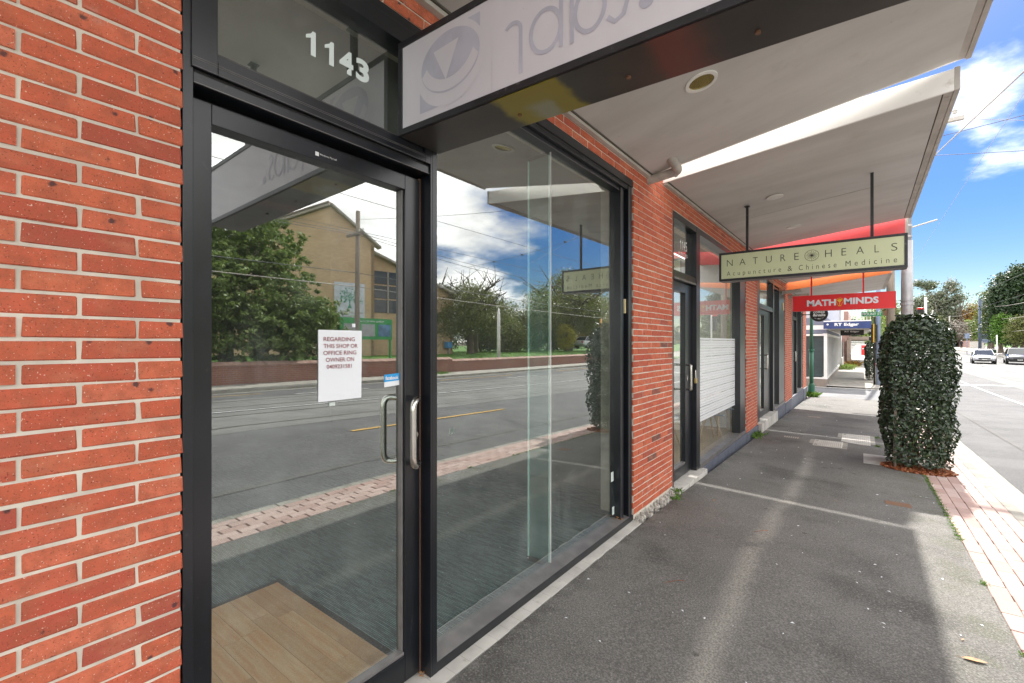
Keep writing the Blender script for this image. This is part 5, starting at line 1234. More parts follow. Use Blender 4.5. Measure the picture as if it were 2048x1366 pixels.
attach(MB().tube([(x,y,z+.5),(x,y,1.35)], .070, 18).build('lower_shaft', 'post_green', smooth=True), e); attach(MB().tube([(x,y,1.35),(x,y,1.42)], .096, 18).build('ring', 'post_green'), e)
attach(MB().tube([(x,y,1.42),(x,y,3.25)], .058, 18).build('shaft', 'post_green', smooth=True), e)
def bollard(x, y, label):
    z = FP(x, y); e = empty('bollard', label, 'bollard', (x, y, z))
    attach(MB().box(x-.22, x+.22, y-.22, y+.22, z-.02, z+.05).build('base', 'kerb_stone', bevel=.01), e)
    attach(MB().hexa([(x-.13,y-.13,z+.05),(x+.13,y-.13,z+.05),(x+.13,y+.13,z+.05),(x-.13,y+.13,z+.05),(x-.10,y-.10,z+.98),(x+.10,y-.10,z+.98),(x+.10,y+.10,z+.98),(x-.10,y+.10,z+.98)]).build('post', 'trim_grey', bevel=.01), e)
    attach(MB().box(x-.11, x+.11, y-.11, y+.11, z+.98, z+1.05).build('cap', 'post_red', bevel=.01), e)
bollard(2.35, 31.0, 'grey square bollard with red band on the footpath beyond the side street')
e = empty('signal_post', 'blue grey steel post beside the yellow traffic signal', 'pole', (2.40, 30, FP(2.4,30)))
attach(MB().tube([(2.40,30,FP(2.4,30)-.1),(2.40,30,3.6),(2.40,30,7.5)], [.10,.095,.08], 14).build('shaft', 'blue_grey_metal', smooth=True), e); attach(MB().box(2.44,2.53,29.86,29.9,1.35,1.75).build('control_box', 'dark_blue_metal'), e)
e = empty('traffic_signal', 'traffic signal seen edge on with yellow side and black hood beyond the side street', 'traffic light', (2.2, 30, FP(2.4,30)))
attach(MB().tube([(2.24,30,FP(2.4,30)-.1),(2.24,30,3.0)], .045, 12).build('post', 'signal_black', smooth=True), e)
attach(MB().box(2.10,2.18,29.9,30.1,1.70,2.62).build('housing', 'signal_black', bevel=.01), e); attach(MB().box(2.18,2.235,29.88,30.12,1.68,2.64).build('backing', 'signal_yellow', bevel=.01), e)
for k in range(3): attach(MB().tube([(2.02,30,1.90+.28*k),(2.10,30,1.90+.28*k)], .09, 12).build('hood', 'signal_black'), e)
attach(MB().box(2.30,2.36,29.88,30.12,1.7,2.6).build('second_housing', 'signal_black', bevel=.01), e)
e = empty('traffic_signal', 'black signal box with red top on a white post, just over the nearest hedge', 'traffic light', (3.45, 22, RD(3.5,22)))
attach(MB().tube([(3.53,22,RD(3.5,22)-.1),(3.53,22,3.3)], .038, 12).build('post', 'white_paint', smooth=True), e); attach(MB().box(3.31,3.46,21.9,22.1,2.2,2.86).build('housing', 'signal_black', bevel=.01), e); attach(MB().box(3.305,3.465,21.89,22.11,2.862,2.93).build('cap', 'post_red', bevel=.01), e)
z = base(86)
e = empty('post_box', 'red pillar post box far down the near footpath', 'post box', (2.0, 86, z-.02)); zb = 0.01
attach(MB().box(1.72,2.28,85.7,86.3,zb-.3,zb+1.12).build('body', 'post_red', bevel=.03), e); attach(MB().tube([(1.72,86,zb+1.12),(2.28,86,zb+1.12)], .27, 16).build('top', 'post_red', smooth=False), e); attach(MB().box(1.82,2.18,85.69,85.70,zb+.75,zb+.85).build('slot', 'letter_white'), e)

# ------------------------------------------------------------------ buildings beyond the side street
B2 = empty('estate_agent_building', 'low grey building with navy awning lettered RT Edgar across the side street', 'building', (-2, 33, -.46))
gz = -.46
bx('plinth', 'taupe', B2, -6, .30, 28.0, 45.4, gz-.3, gz+.28)
for k in range(9):   # mullioned shop windows along the footpath
    y = 28.1+17.2*k/9
    bx('mullion', 'white_paint', B2, .20, .31, y-.05, y+.05, gz+.28, 2.10)
    if k < 9: bx('pane', 'dark_pane', B2, .22, .24, y+.07, y+17.2/9-.07, gz+.42, 2.02)
bx('mullion', 'white_paint', B2, .20, .31, 45.2, 45.34, gz+.28, 2.10)
bx('sill', 'white_paint', B2, .14, .335, 28.0, 45.4, gz+.28, gz+.40); bx('head', 'white_paint', B2, .14, .33, 28.0, 45.4, 2.02, 2.14)
bx('front_pane', 'dark_pane', B2, -4.5, .19, 28.10, 28.13, gz+.40, 2.02); bx('front_sill', 'white_paint', B2, -6, .32, 27.98, 28.16, gz+.28, gz+.36); bx('front_head', 'white_paint', B2, -6, .32, 27.98, 28.16, 2.02, 2.12)
bx('corner_post', 'white_paint', B2, .19, .33, 27.985, 28.14, gz+.36, 2.02)
bx('band', 'slate_render', B2, -6, .31, 28.0, 45.4, 2.142, 2.34); bx('band', 'white_paint', B2, -6, .315, 27.99, 45.4, 2.342, 2.56); bx('band', 'slate_render', B2, -6, .31, 28.0, 45.4, 2.562, 2.95)
bx('parapet', 'lilac_render', B2, -6, .30, 28.01, 45.4, 2.952, 4.9); bx('roof', 'taupe', B2, -6, .30, 28, 45.4, 4.9, 5.0); bx('floor', 'interior_dark', B2, -6, .1, 28.3, 45, gz+.2, gz+.29); bx('back_wall', 'interior_dark', B2, -4.2, -4.1, 28.2, 45, gz+.29, 2.1)
for k, c_ in enumerate(('slate_render', 'white_paint', 'interior_wall')): bx('curtain', c_, B2, -.9+.35*k, -.7+.35*k, 28.6, 28.7, gz+.3, 2.0)
aw = bx('awning', 'navy', B2, .312, 2.06, 27.6, 45.2, 2.40, 2.70, bevel=.01)
bx('awning_soffit', 'trim_grey', B2, .33, 2.03, 27.65, 45.15, 2.385, 2.398); bx('awning_trim', 'white_paint', B2, .20, 2.08, 27.56, 27.62, 2.705, 2.76); bx('awning_front', 'navy', B2, .20, 2.075, 27.555, 27.597, 2.36, 2.703)
lettering('lettering', 'RT Edgar', 'letter_white', B2, (.65, 27.55, 2.45), (1,0,0), (0,0,1), .96, .19, .001, bold=.035)
attach(MB().disc((.37, 27.551, 2.575), .045, 'y', 12).build('badge', 'letter_white'), B2)
e = empty('hanging_sign', 'black RT Edgar sign hung below the navy awning', 'sign', (1.3, 32, 2.1))
attach(MB().box(.76,1.82,32,32.12,2.08,2.40).build('box', 'black_sign', bevel=.005), e); lettering('lettering', 'RT Edgar', 'letter_white', e, (.95, 31.998, 2.235), (1,0,0), (0,0,1), .67, .115, .001, bold=.03); lettering('lettering', 'real estate', 'trim_grey', e, (1.22, 31.998, 2.10), (1,0,0), (0,0,1), .44, .05, .001)
for xx in (.9, 1.68): attach(MB().box(xx-.015,xx+.015,32.04,32.07,2.40,2.386).build('hanger', 'black_sign'), e)
B3 = empty('white_building', 'white rendered building with a brown awning past the estate agent', 'building', (-3, 50, base(50)))
bx('wall', 'white_render', B3, -6, .42, 45.6, 52, -.8, 5.2); bx('window', 'other_glass', B3, .421, .43, 46.2, 51, .3, 1.9); bx('low_wall', 'trim_grey', B3, .425, .46, 45.7, 51.5, -.8, .45)
e = empty('corner_post', 'dark brown post and pink round sign under the brown awning', 'post', (.75, 52.3, base(52))); attach(MB().box(.65,.95,52.1,52.5,-.8,1.95).build('post', 'brown_render'), e); attach(MB().disc((.45,47,2.02),.30,'y',20,.05).build('round_sign', 'fence_brick'), e)
B4 = empty('brick_shop', 'red brick shop with a brown awning farther down the footpath', 'building', (-3, 60, base(60)))
bx('wall', 'fence_brick', B4, -6, .75, 52.6, 70, -.8, 4.6); bx('awning', 'brown_render', B4, .76, 2.35, 52.4, 72, 1.95, 2.25); bx('awning_soffit', 'taupe', B4, .78, 2.3, 52.5, 71.9, 1.93, 1.948)
for k in range(4): bx('window', 'other_glass', B4, .751, .76, 54+4*k, 57+4*k, .3, 1.9)
B5 = empty('balcony_house', 'white balcony house with red and white posts behind the awnings', 'building', (-1, 58, 2))
bx('wall', 'white_render', B5, -5, .6, 70.2, 80, -.5, 6.5); bx('roof', 'roof_tile', B5, -5.2, 1.2, 70, 80.4, 6.5, 6.7)
bx('balcony_slab', 'white_paint', B5, .6, 2.6, 54.0, 69.0, 3.0, 3.1)
for k in range(9): bx('baluster', 'white_paint', B5, .6+.25*k, .65+.25*k, 54.0, 54.05, 3.1, 5.2)
bx('rail', 'white_paint', B5, .6, 2.7, 53.97, 54.05, 4.15, 4.22); bx('rail', 'white_paint', B5, .6, 2.7, 53.96, 54.04, 5.2, 5.3)
for k in range(4): bx('post_stripe', 'post_red' if k % 2 == 0 else 'white_paint', B5, .28, .52, 53.9, 54.1, 3.0+.5*k, 3.5+.5*k)
tuft('pale green weeds at the foot of the white wall past the estate agent', [(.5+.3*i/8, 45.3+.8*(i%3), base(46)) for i in range(9)], 500, .42, 51, spread=.22, mat='lime_leaf')
tuft('orange and green plant at the foot of the brown post', [(1.0, 52, base(52)), (1.1, 52.3, base(52))], 260, .55, 52, spread=.25, mat='autumn_leaf')
e = empty('paling_fence', 'white paling fence closing the far end of the footpath', 'fence', (1.5, 100, .2))
for k in range(9): bx('rail', 'white_paint', e, -2, 2.2, 100, 100.1, .15+.27*k, .33+.27*k)

# ------------------------------------------------------------------ far right: street trees, signs, cars, a person
def sp(px, py, t):     # a point from bearing and distance, read off the calibrated survey of the street
    F_, a_, s_, c_ = 910., 698., .6086, .7934
    u = (px-1024)/F_; return (1.69+t*(-s_+c_*u), t*(c_+s_*u), 1.655+t*(686-py)/F_)

#@@P4
def car(label, x, y, z, heading, paint, L=4.5, Wd=1.78, H=1.45, rack=False, plate='', suv=False):
    e = empty('parked_car' if False else 'car', label, 'car', (x, y, z), None, heading)   # local +X = nose
    def lp(o): o.parent = e; return o
    hw = Wd/2; st = []
    hood = .98 if not suv else 1.08
    prof = [(-L/2, .52, .86*hood/.98, .80), (-L/2+.12, .34, .98*hood/.98, .93), (-L/2+.6, .22, 1.0*hood/.98, 1.0), (-.6, .20, .98*hood/.98, 1.0), (.55, .20, .97*hood/.98, 1.0), (1.15, .21, .93*hood/.98, .99), (L/2-.55, .22, .84*hood/.98, .96), (L/2-.15, .28, .72*hood/.98, .88), (L/2, .36, .58*hood/.98, .74)]
    V = []; F = []; m = 11
    for (px, zb, zt, wf) in prof:
        w = hw*wf; ring = [(-w*.80, zb), (-w*.97, zb+.07), (-w, zb+(zt-zb)*.45), (-w*.985, zt-.12), (-w*.90, zt-.02), (0, zt+.035), (w*.90, zt-.02), (w*.985, zt-.12), (w, zb+(zt-zb)*.45), (w*.97, zb+.07), (w*.80, zb)]
        V += [(px, a, b) for a, b in ring]
    for i in range(len(prof)-1):
        for j in range(m): a = i*m+j; b = i*m+(j+1) % m; F.append((a, b, b+m, a+m))
    F.append(tuple(range(m))); F.append(tuple(reversed(range((len(prof)-1)*m, len(prof)*m))))
    mb = MB(); mb.v = V; mb.f = F; mb.r = [0]*len(F); b = lp(mb.build('body', paint, smooth=True)); sm = b.modifiers.new('s', 'SUBSURF'); sm.levels = 1; sm.render_levels = 1
    rb = -L/2+(.25 if suv else .35); base_ = [(rb, .90*hood/.98), (-.15*0-L/2+.95 if not suv else -L/2+.6, H-.05), (.25, H), (1.30, .93*hood/.98)]
    zc = .93*hood/.98
    q = lambda xx, w, zz: [(xx, -w, zz), (xx, w, zz)]
    a = q(rb, hw*.86, zc); b2 = q(base_[1][0], hw*.66, H-.05); c = q(.30, hw*.68, H-.01); d = q(1.32, hw*.84, zc-.01)
    mid = q(-.3, hw*.93, zc); lo = [a, mid, d]
    gl = MB(); gl.poly([a[0],a[1],b2[1],b2[0]]); gl.poly([d[0],d[1],c[1],c[0]])
    for s_ in (0, 1): gl.poly([a[s_],mid[s_],d[s_],c[s_],b2[s_]])
    gl.poly([b2[0],b2[1],c[1],c[0]]); lp(gl.build('windows', 'car_glass'))
    rf = MB().hexa([(b2[0][0]-.03,-hw*.67,H-.06),(b2[0][0]-.03,hw*.67,H-.06),(.34,hw*.69,H-.02),(.34,-hw*.69,H-.02),(b2[0][0]+.05,-hw*.60,H-.005),(b2[0][0]+.05,hw*.60,H-.005),(.22,hw*.62,H+.025),(.22,-hw*.62,H+.025)]); lp(rf.build('roof', paint, smooth=False, bevel=.02))
    for s_ in (-1, 1):
        lp(MB().tube([(1.36,s_*hw*.86,zc-.02),(.30,s_*hw*.69,H-.015)], .032, 6).build('pillar', paint)); lp(MB().tube([(rb,s_*hw*.87,zc),(b2[0][0],s_*hw*.67,H-.05)], .045, 6).build('pillar', paint)); lp(MB().tube([(-.25,s_*hw*.93,zc),(-.35,s_*hw*.68,H-.03)], .03, 6).build('pillar', 'signal_black'))
        for xx in (L/2-.88, -L/2+.85):
            w = lp(MB().tube([(xx, s_*(hw-.20), .32), (xx, s_*(hw+.005), .32)], .32, 20).build('wheel', 'tyre')); w2 = lp(MB().tube([(xx, s_*(hw+.0), .32), (xx, s_*(hw+.015), .32)], .21, 16).build('rim', 'rim')); w2.parent = w
        lp(MB().hexa([(.95,s_*(hw+.02),zc+.0),(1.08,s_*(hw+.0),zc+.0),(1.08,s_*(hw+.18),zc+.02),(.95,s_*(hw+.2),zc+.02),(.95,s_*(hw+.02),zc+.12),(1.05,s_*(hw+.02),zc+.12),(1.05,s_*(hw+.18),zc+.13),(.95,s_*(hw+.2),zc+.13)]).build('mirror', paint, bevel=.01))
        lp(MB().hexa([(L/2-.10,s_*hw*.50,.60),(L/2-.22,s_*hw*.86,.62),(L/2-.40,s_*hw*.93,.70),(L/2-.12,s_*hw*.50,.70),(L/2-.09,s_*hw*.50,.66),(L/2-.20,s_*hw*.88,.70),(L/2-.40,s_*hw*.95,.78),(L/2-.13,s_*hw*.50,.74)]).build('headlight', 'lens'))
        lp(MB().box(-L/2-.02,-L/2+.08, s_*hw*.55 if s_>0 else -hw*.8, s_*hw*.8 if s_>0 else -hw*.55, .72,.88).build('tail_light', 'post_red'))
    lp(MB().box(L/2-.06,L/2+.025,-hw*.48,hw*.48,.50,.62).build('grille', 'signal_black', bevel=.01)); lp(MB().box(L/2-.10,L/2+.015,-hw*.62,hw*.62,.27,.40).build('lower_grille', 'signal_black', bevel=.01))
    lp(MB().box(L/2+.02,L/2+.035,-.19,.19,.42,.50).build('plate', 'plate'))
    if rack: lp(MB().box(-.05,.03,-hw*.85,hw*.85,H+.07,H+.10).tube([(0,-hw*.6,H),(0,-hw*.6,H+.08)],.02,6).tube([(0,hw*.6,H),(0,hw*.6,H+.08)],.02,6).build('roof_rack','white_paint'))
    return e
x, y, z = sp(1966, 727, 48.0); car('silver hatchback with a roof bar driving towards the camera in the far lane', x, y, RD(x, y), -PI/2-.10, 'car_silver', rack=True)
x, y, z = sp(2036, 727, 47.0); car('dark grey wagon cut by the right edge of the photo beside the silver hatchback', x, y, RD(x, y)+.02, -PI/2-.12, 'car_dark', L=4.8, Wd=1.9, H=1.62, suv=True)
car('white car parked beyond the gate pillars, seen in the window reflection', 24.5, 50, 1.0, PI*.55, 'car_white')

# a pedestrian
def person(x, y, z, rz, label):
    e = empty('person', label, 'person', (x, y, z), None, rz)
    J = [(0,0,.95),(0,0,1.18),(0,.0,1.42),(0,0,1.52),(0,-.02,1.66),   # pelvis spine chest neck head
         (-.19,0,1.43),(-.25,.03,1.16),(-.18,-.14,1.02),(.19,0,1.43),(.26,.03,1.16),(.18,-.15,1.04),
         (-.09,0,.90),(-.10,-.03,.50),(-.11,.02,.08),(-.12,-.12,.03),(.09,0,.90),(.12,.03,.50),(.12,.08,.08),(.13,-.06,.03)]
    E_ = [(0,1),(1,2),(2,3),(3,4),(2,5),(5,6),(6,7),(2,8),(8,9),(9,10),(0,11),(11,12),(12,13),(13,14),(0,15),(15,16),(16,17),(17,18)]
    rad = [.15,.14,.17,.06,.105,.075,.055,.04,.075,.055,.04,.10,.07,.05,.04,.10,.07,.05,.04]
    me = bpy.data.meshes.new('body'); me.from_pydata(J, E_, []); o = bpy.data.objects.new('body', me); COL.objects.link(o); o.parent = e
    sk = o.modifiers.new('skin', 'SKIN'); me.materials.append(MATS['cloth_black'])
    if not me.skin_vertices: me.skin_vertices.new()
    for i, r in enumerate(rad): me.skin_vertices[0].data[i].radius = (r, r*.8)
    me.skin_vertices[0].data[0].use_root = True
    ss = o.modifiers.new('sub', 'SUBSURF'); ss.levels = 2; ss.render_levels = 2
    b = bmesh.new(); bmesh.ops.create_uvsphere(b, u_segments=12, v_segments=8, radius=.115); bmesh.ops.translate(b, verts=b.verts, vec=(0,.01,1.71)); m2 = bpy.data.meshes.new('hair'); b.to_mesh(m2); b.free(); m2.materials.append(MATS['hair_grey']); h = bpy.data.objects.new('hair', m2); COL.objects.link(h); h.parent = e
x, y, z = sp(1923, 695.3, 88); person(x, y, FF(18.1, y), .4, 'person in dark clothes with grey hair walking on the far footpath'); PZ = (x, y, z)
# far footpath rising past the cars
mb = MB(); pts = [sp(1905, 697, 118), sp(1925, 696, 100), sp(1955, 702, 85), sp(2000, 711, 70), sp(2050, 715, 62)]
# signs and posts on the far side
def pst(name, label, px, ptop, pbot, t, r, mat, cat='post'):
    x, y, z = sp(px, pbot, t); h = t*(pbot-ptop)/910.; e = empty(name, label, cat, (x, y, z))
    attach(MB().tube([(x,y,z-.6),(x,y,z+h)], r, 8).build('post', mat, smooth=True), e); return e, x, y, z, h
e, x, y, z, h = pst('light_pole', 'tall blue grey steel pole rising before the dark conifers', 1960, 597, 698, 72, .20, 'dark_blue_metal', 'pole')
e2 = empty('road_sign', 'pair of grey direction boards on the back of the tall steel pole', 'sign', (x+.9, y, z+1.9))
for k in (0, 1): attach(MB().box(x+.25,x+1.9,y-.02,y+.04,z+1.72-.72*k,z+2.30-.72*k).build('board','dark_blue_metal' if k == 0 else 'blue_grey_metal', bevel=.02), e2)
e, x, y, z, h = pst('road_sign', 'thin signpost with a grey plate near the pedestrian', 1934, 667, 702, 68, .035, 'blue_grey_metal', 'sign'); attach(MB().box(x-.24,x+.30,y-.02,y+.0,z+h-.72,z+h).build('plate','blue_grey_metal'), e)
e, x, y, z, h = pst('white_post', 'slim white post between the silver car and the dark wagon', 1994, 670, 711, 58, .055, 'white_paint')
attach(MB().box(x-.09,x+.05,y-.02,y+.02,z+h-.8,z+h).build('plate','white_paint'), e)
e, x, y, z, h = pst('bus_stop_sign', 'green and white stop flag on a pale post behind the dark wagon', 2035, 668, 702, 72, .05, 'white_paint', 'sign')
attach(MB().box(x-.75,x-.03,y-.02,y+.02,z+h-.62,z+h-.05).build('flag','white_paint'), e); attach(MB().box(x-.75,x-.03,y-.03,y-.021,z+h-.62,z+h-.35).build('green_band','street_sign_green'), e); attach(MB().box(x-.68,x-.10,y-.02,y+.02,z+h-1.0,z+h-.66).build('red_band','fence_brick'), e)
x, y, z = sp(1988, 713, 70); e = empty('wheelie_bin', 'dark green wheelie bin standing behind the silver hatchback', 'bin', (x, y, z))
attach(MB().hexa([(x-.22,y-.25,z),(x+.22,y-.25,z),(x+.22,y+.25,z),(x-.22,y+.25,z),(x-.29,y-.33,z+.95),(x+.29,y-.33,z+.95),(x+.29,y+.33,z+.95),(x-.29,y+.33,z+.95)]).build('body','bin_green'), e); attach(MB().box(x-.31,x+.31,y-.36,y+.34,z+.95,z+1.03).build('lid','bin_green',bevel=.02), e)
x0, y0, z0 = sp(1939, 698, 96); x1, y1, z1 = sp(1971, 699, 88)
e = empty('picket_fence', 'pale timber paling fence behind the tall steel pole', 'fence', ((x0+x1)/2, (y0+y1)/2, z0)); n = 22
for k in range(n):
    f = k/n; g2 = (k+.86)/n; xa, ya, xb, yb = x0+(x1-x0)*f, y0+(y1-y0)*f, x0+(x1-x0)*g2, y0+(y1-y0)*g2; hz_ = 1.55+.05*(k % 3)
    attach(MB().hexa([(xa,ya,z0-.8),(xb,yb,z0-.8),(xb+.03,yb+.04,z0-.8),(xa+.03,ya+.04,z0-.8),(xa,ya,z0+hz_),(xb,yb,z0+hz_),(xb+.03,yb+.04,z0+hz_),(xa+.03,ya+.04,z0+hz_)]).build('paling','fence_pale'), e)
x0, y0, z0 = sp(1914, 697, 112); x1, y1, z1 = sp(1938, 698, 98)
e = empty('brick_fence', 'pinkish brick fence beside the pedestrian', 'fence', (x0, y0, z0)); attach(MB().hexa([(x0,y0,z0-1),(x1,y1,z0-1),(x1+.2,y1+.2,z0-1),(x0+.2,y0+.2,z0-1),(x0,y0,z0+1.7),(x1,y1,z0+1.9),(x1+.2,y1+.2,z0+1.9),(x0+.2,y0+.2,z0+1.7)]).build('wall','fence_brick'), e)
for k in range(2):
    e, x, y, z, h = pst('street_pole', ('thin pole seen left of the far trees', 'slender grey pole before the bare trees')[k], (1865, 1899)[k], (620, 632)[k], 696, (95, 88)[k], .10, 'trim_grey', 'pole')

G = 'trees along the far end of the road'
def ptree(label, px, ptop, pbot, t, wpx, n, leaf, lm, seed, blobs=None, trunk='bark', clump=.8, group=None, r0=.3, per=26, nl=7, hollow=.5):
    x, y, z = sp(px, pbot, t); h = t*(pbot-ptop)/910.; w = t*wpx/910./2/1.25
    blobs = blobs or [(0,0,.60,1,1,.38),(.3,.2,.8,.55,.6,.18),(-.45,-.1,.5,.55,.6,.28),(.45,.1,.45,.5,.5,.3)]
    bl = [(b[0]*w, b[1]*w, b[2]*h, b[3]*w, b[4]*w, b[5]*h) for b in blobs]
    return tree('tree', label, x, y, z, h, bl, n, leaf, lm, r0=r0, seed=seed, clump=clump, spread=w*.8, trunk=trunk, group=group, per=per, nl=nl, hollow=hollow, topf=.8)
ptree('large dark green conifer towering at the right edge of the photo', 2030, 528, 706, 66, 110, 26000, .36, 'dark_leaf', 61, [(0,0,.5,.9,.9,.45),(.15,0,.85,.4,.4,.16),(-.55,0,.45,.5,.5,.35),(-.2,0,.72,.5,.5,.2),(.5,0,.6,.6,.6,.35)], clump=.7)
ptree('grey green twiggy tree left of the large conifer', 1978, 572, 700, 80, 44, 7000, .30, 'olive_leaf', 62, clump=.55, hollow=.3)
ptree('dark bushy tree growing behind the tall steel pole', 1985, 610, 702, 88, 50, 9000, .34, 'dark_leaf', 63)
ptree('bright green climber covered tree under the conifer', 2002, 625, 704, 64, 30, 5000, .26, 'bright_leaf', 64, clump=.4)
ptree('olive shrub tree drooping over the dark wagon at the right edge', 2044, 630, 704, 60, 60, 6000, .22, 'olive_leaf', 65, clump=.4)
ptree('tall pale trunked gum tree with loose grey green crown', 1878, 556, 697, 125, 100, 12000, .50, 'euc_leaf', 66, [(-.75,0,.93,.22,.3,.05),(-.35,0,.90,.3,.3,.07),(.45,0,.86,.28,.3,.09),(.0,0,.68,.75,.6,.13),(-.6,0,.55,.5,.5,.15),(.4,0,.52,.6,.6,.17),(.7,0,.7,.2,.3,.10)], 'pale_bark', clump=.9, r0=.4, nl=10, hollow=.2)
ptree('brown leafless tree in the middle of the far tree line', 1905, 640, 697, 110, 70, 9000, .34, 'brown_twigleaf', 67, clump=.8, hollow=.1)
ptree('orange autumn tree left of the tall steel pole', 1948, 602, 696, 120, 56, 9000, .46, 'autumn_leaf', 68, [(0,0,.6,.9,.9,.35),(-.5,0,.5,.6,.6,.3)], hollow=.3)
ptree('rust brown autumn tree behind the bare trees', 1925, 622, 696, 126, 60, 7000, .44, 'autumn_leaf', 69, hollow=.2)
ptree('round lime green willow bush behind the pedestrian', 1941, 640, 694, 112, 34, 6500, .30, 'lime_leaf', 70, [(0,0,.6,1,1,.4)], clump=.45)
ptree('dark hedge like tree at the left of the brick fence', 1900, 672, 697, 112, 34, 5000, .34, 'dark_leaf', 71)
ptree('mid green tree behind the nearest hedge top', 1862, 630, 697, 120, 60, 7000, .44, 'olive_leaf', 72)
ptree('pale green gum tree just right of the steel pole', 1838, 588, 697, 100, 36, 4500, .40, 'euc_leaf', 73, hollow=.2)
ptree('leafless wiry tree beside the gum tree', 1920, 590, 697, 112, 40, 0, .3, 'brown_twigleaf', 74, nl=16, r0=.22)
ptree('green street tree behind the traffic signal', 1770, 600, 697, 95, 60, 6000, .40, 'olive_leaf', 75)
ptree('yellow green plane tree past the estate agent awning', 1745, 615, 700, 75, 36, 5000, .32, 'lime_leaf', 76, hollow=.2)
for i, (px, t, hh) in enumerate(((1800,170,60),(1850,180,52),(1900,175,50),(1950,170,64),(2000,150,80),(2060,140,100),(1730,190,50),(2110,120,120))):
    ptree(('distant dark tree number', 'distant olive tree')[0].replace(' number','')+(' behind the steel pole',' behind the gum tree',' behind the bare trees',' behind the autumn tree',' behind the twiggy tree',' behind the large conifer',' at the end of the near footpath',' outside the right edge of the view')[i], px, 697-hh, 697, t, 90, 4500, .9, ('dark_leaf','olive_leaf')[i % 2], 80+i, clump=1.6)

# ------------------------------------------------------------------ across the road: church, garden wall, lawn, trees (seen in the glass)
def lawn_z(x, y): return FF(18.2, y)+.85*min(1, (x-18.3)/4.)*max(0., min(1., (62-y)/12.))+.02*math.sin(x*.7+y*.3)
sheet('lawn', 'bright_turf', [18.32, 19, 20, 21.5, 23.5, 26, 30, 40, 60, 120], lawn_z, [-40,-20,-10]+[2*i for i in range(0, 36)])
sheet('far_verge', 'concrete', [18.1, 20, 23, 27], lambda x, y: FF(18.1, y)-.004, [70, 80, 90, 100, 110, 120, 130, 140, 160, 200, 260])
sheet('far_verge_grass', 'bright_turf', [27, 40, 70, 120], lambda x, y: FF(18.1, y)+.05, [70, 90, 110, 130, 160, 200, 260])
def along(o): return o
def church_wallmat(name, c1, c2, mortar, sc):
    m, t, p, o, g = newmat(name)
    cr_ = N(t, 'ShaderNodeVectorMath', operation='CROSS_PRODUCT'); t.links.new(g.outputs['Normal'], cr_.inputs[0]); cr_.inputs[1].default_value = (0,0,1)
    dt = N(t, 'ShaderNodeVectorMath', operation='DOT_PRODUCT'); t.links.new(cr_.outputs[0], dt.inputs[0]); t.links.new(g.outputs['Position'], dt.inputs[1])
    s_ = N(t, 'ShaderNodeSeparateXYZ'); t.links.new(g.outputs['Position'], s_.inputs[0]); c_ = N(t, 'ShaderNodeCombineXYZ'); t.links.new(dt.outputs['Value'], c_.inputs[0]); t.links.new(s_.outputs[2], c_.inputs[1])
    b = N(t, 'ShaderNodeTexBrick'); t.links.new(c_.outputs[0], b.inputs['Vector']); b.inputs['Scale'].default_value = sc
    b.inputs['Color1'].default_value = (*c1, 1); b.inputs['Color2'].default_value = (*c2, 1); b.inputs['Mortar'].default_value = (*mortar, 1); b.inputs['Mortar Size'].default_value = .022; b.inputs['Brick Width'].default_value = .48; b.inputs['Row Height'].default_value = .172
    t.links.new(mixc(t, rng(t, noiz(t, g.outputs['Position'], 1.2, 4), .35, .7, 0, .25), b.outputs['Color'], tuple(x*.6 for x in c1)), p.inputs['Base Color']); p.inputs['Roughness'].default_value = .85
    bump(t, p, b.outputs['Fac'], .4, -.01)
church_wallmat('church_wall', (.60,.40,.22), (.72,.50,.29), (.50,.42,.32), 2.0)
church_wallmat('garden_wall_brick', (.24,.075,.05), (.32,.11,.07), (.30,.26,.22), 2.0)
CHU = empty('church_building', 'tan brick church with a pointed gable corner and tree emblem, seen in the door reflection', 'church', (27, 17, .9))
C0 = Vector((26.0, 16.6)); ua = Vector((.7934, -.6086)); ub = Vector((-.165, .983)); un = Vector((.983, .165))
A0 = C0+ua*9; B0 = C0+ub*3.1; B1 = B0+un*1.0; E1 = B1+ub*7.5; back = un*12
def wallq(nm, p, q, zp, zq, mat, th=.25, zb=.3):
    d = (q-p).normalized(); n_ = Vector((-d.y, d.x)); 
    if n_.dot(Vector((1, 0))) < 0: n_ = -n_
    n_ = n_*th; o = MB().hexa([(p.x,p.y,zb),(q.x,q.y,zb),(q.x+n_.x,q.y+n_.y,zb),(p.x+n_.x,p.y+n_.y,zb),(p.x,p.y,zp),(q.x,q.y,zq),(q.x+n_.x,q.y+n_.y,zq),(p.x+n_.x,p.y+n_.y,zp)]).build(nm, mat); return attach(o, CHU)
wallq('wall', C0, A0, 10.7, 7.8, 'church_wall'); wallq('wall', C0, B0, 10.7, 8.6, 'church_wall'); wallq('wall', B0, B1, 8.5, 8.5, 'church_wall'); wallq('wall', B1, E1, 8.2, 5.6, 'church_wall'); wallq('wall', E1, E1+back, 5.6, 5.6, 'church_wall'); wallq('wall', A0, A0+back, 7.8, 7.8, 'church_wall')
def eave(p, q, zp, zq, w=.5, mat='eave', nm='eave', up=.0, th=.16):
    d = (q-p).normalized(); n_ = Vector((-d.y, d.x)); n_ = n_ if n_.x < 0 else -n_; o_ = n_*w; i_ = -n_*.3
    return attach(MB().hexa([(p.x+o_.x,p.y+o_.y,zp+up),(q.x+o_.x,q.y+o_.y,zq+up),(q.x+i_.x,q.y+i_.y,zq+up),(p.x+i_.x,p.y+i_.y,zp+up),(p.x+o_.x,p.y+o_.y,zp+up+th),(q.x+o_.x,q.y+o_.y,zq+up+th),(q.x+i_.x,q.y+i_.y,zq+up+th),(p.x+i_.x,p.y+i_.y,zp+up+th)]).build(nm, mat), CHU)
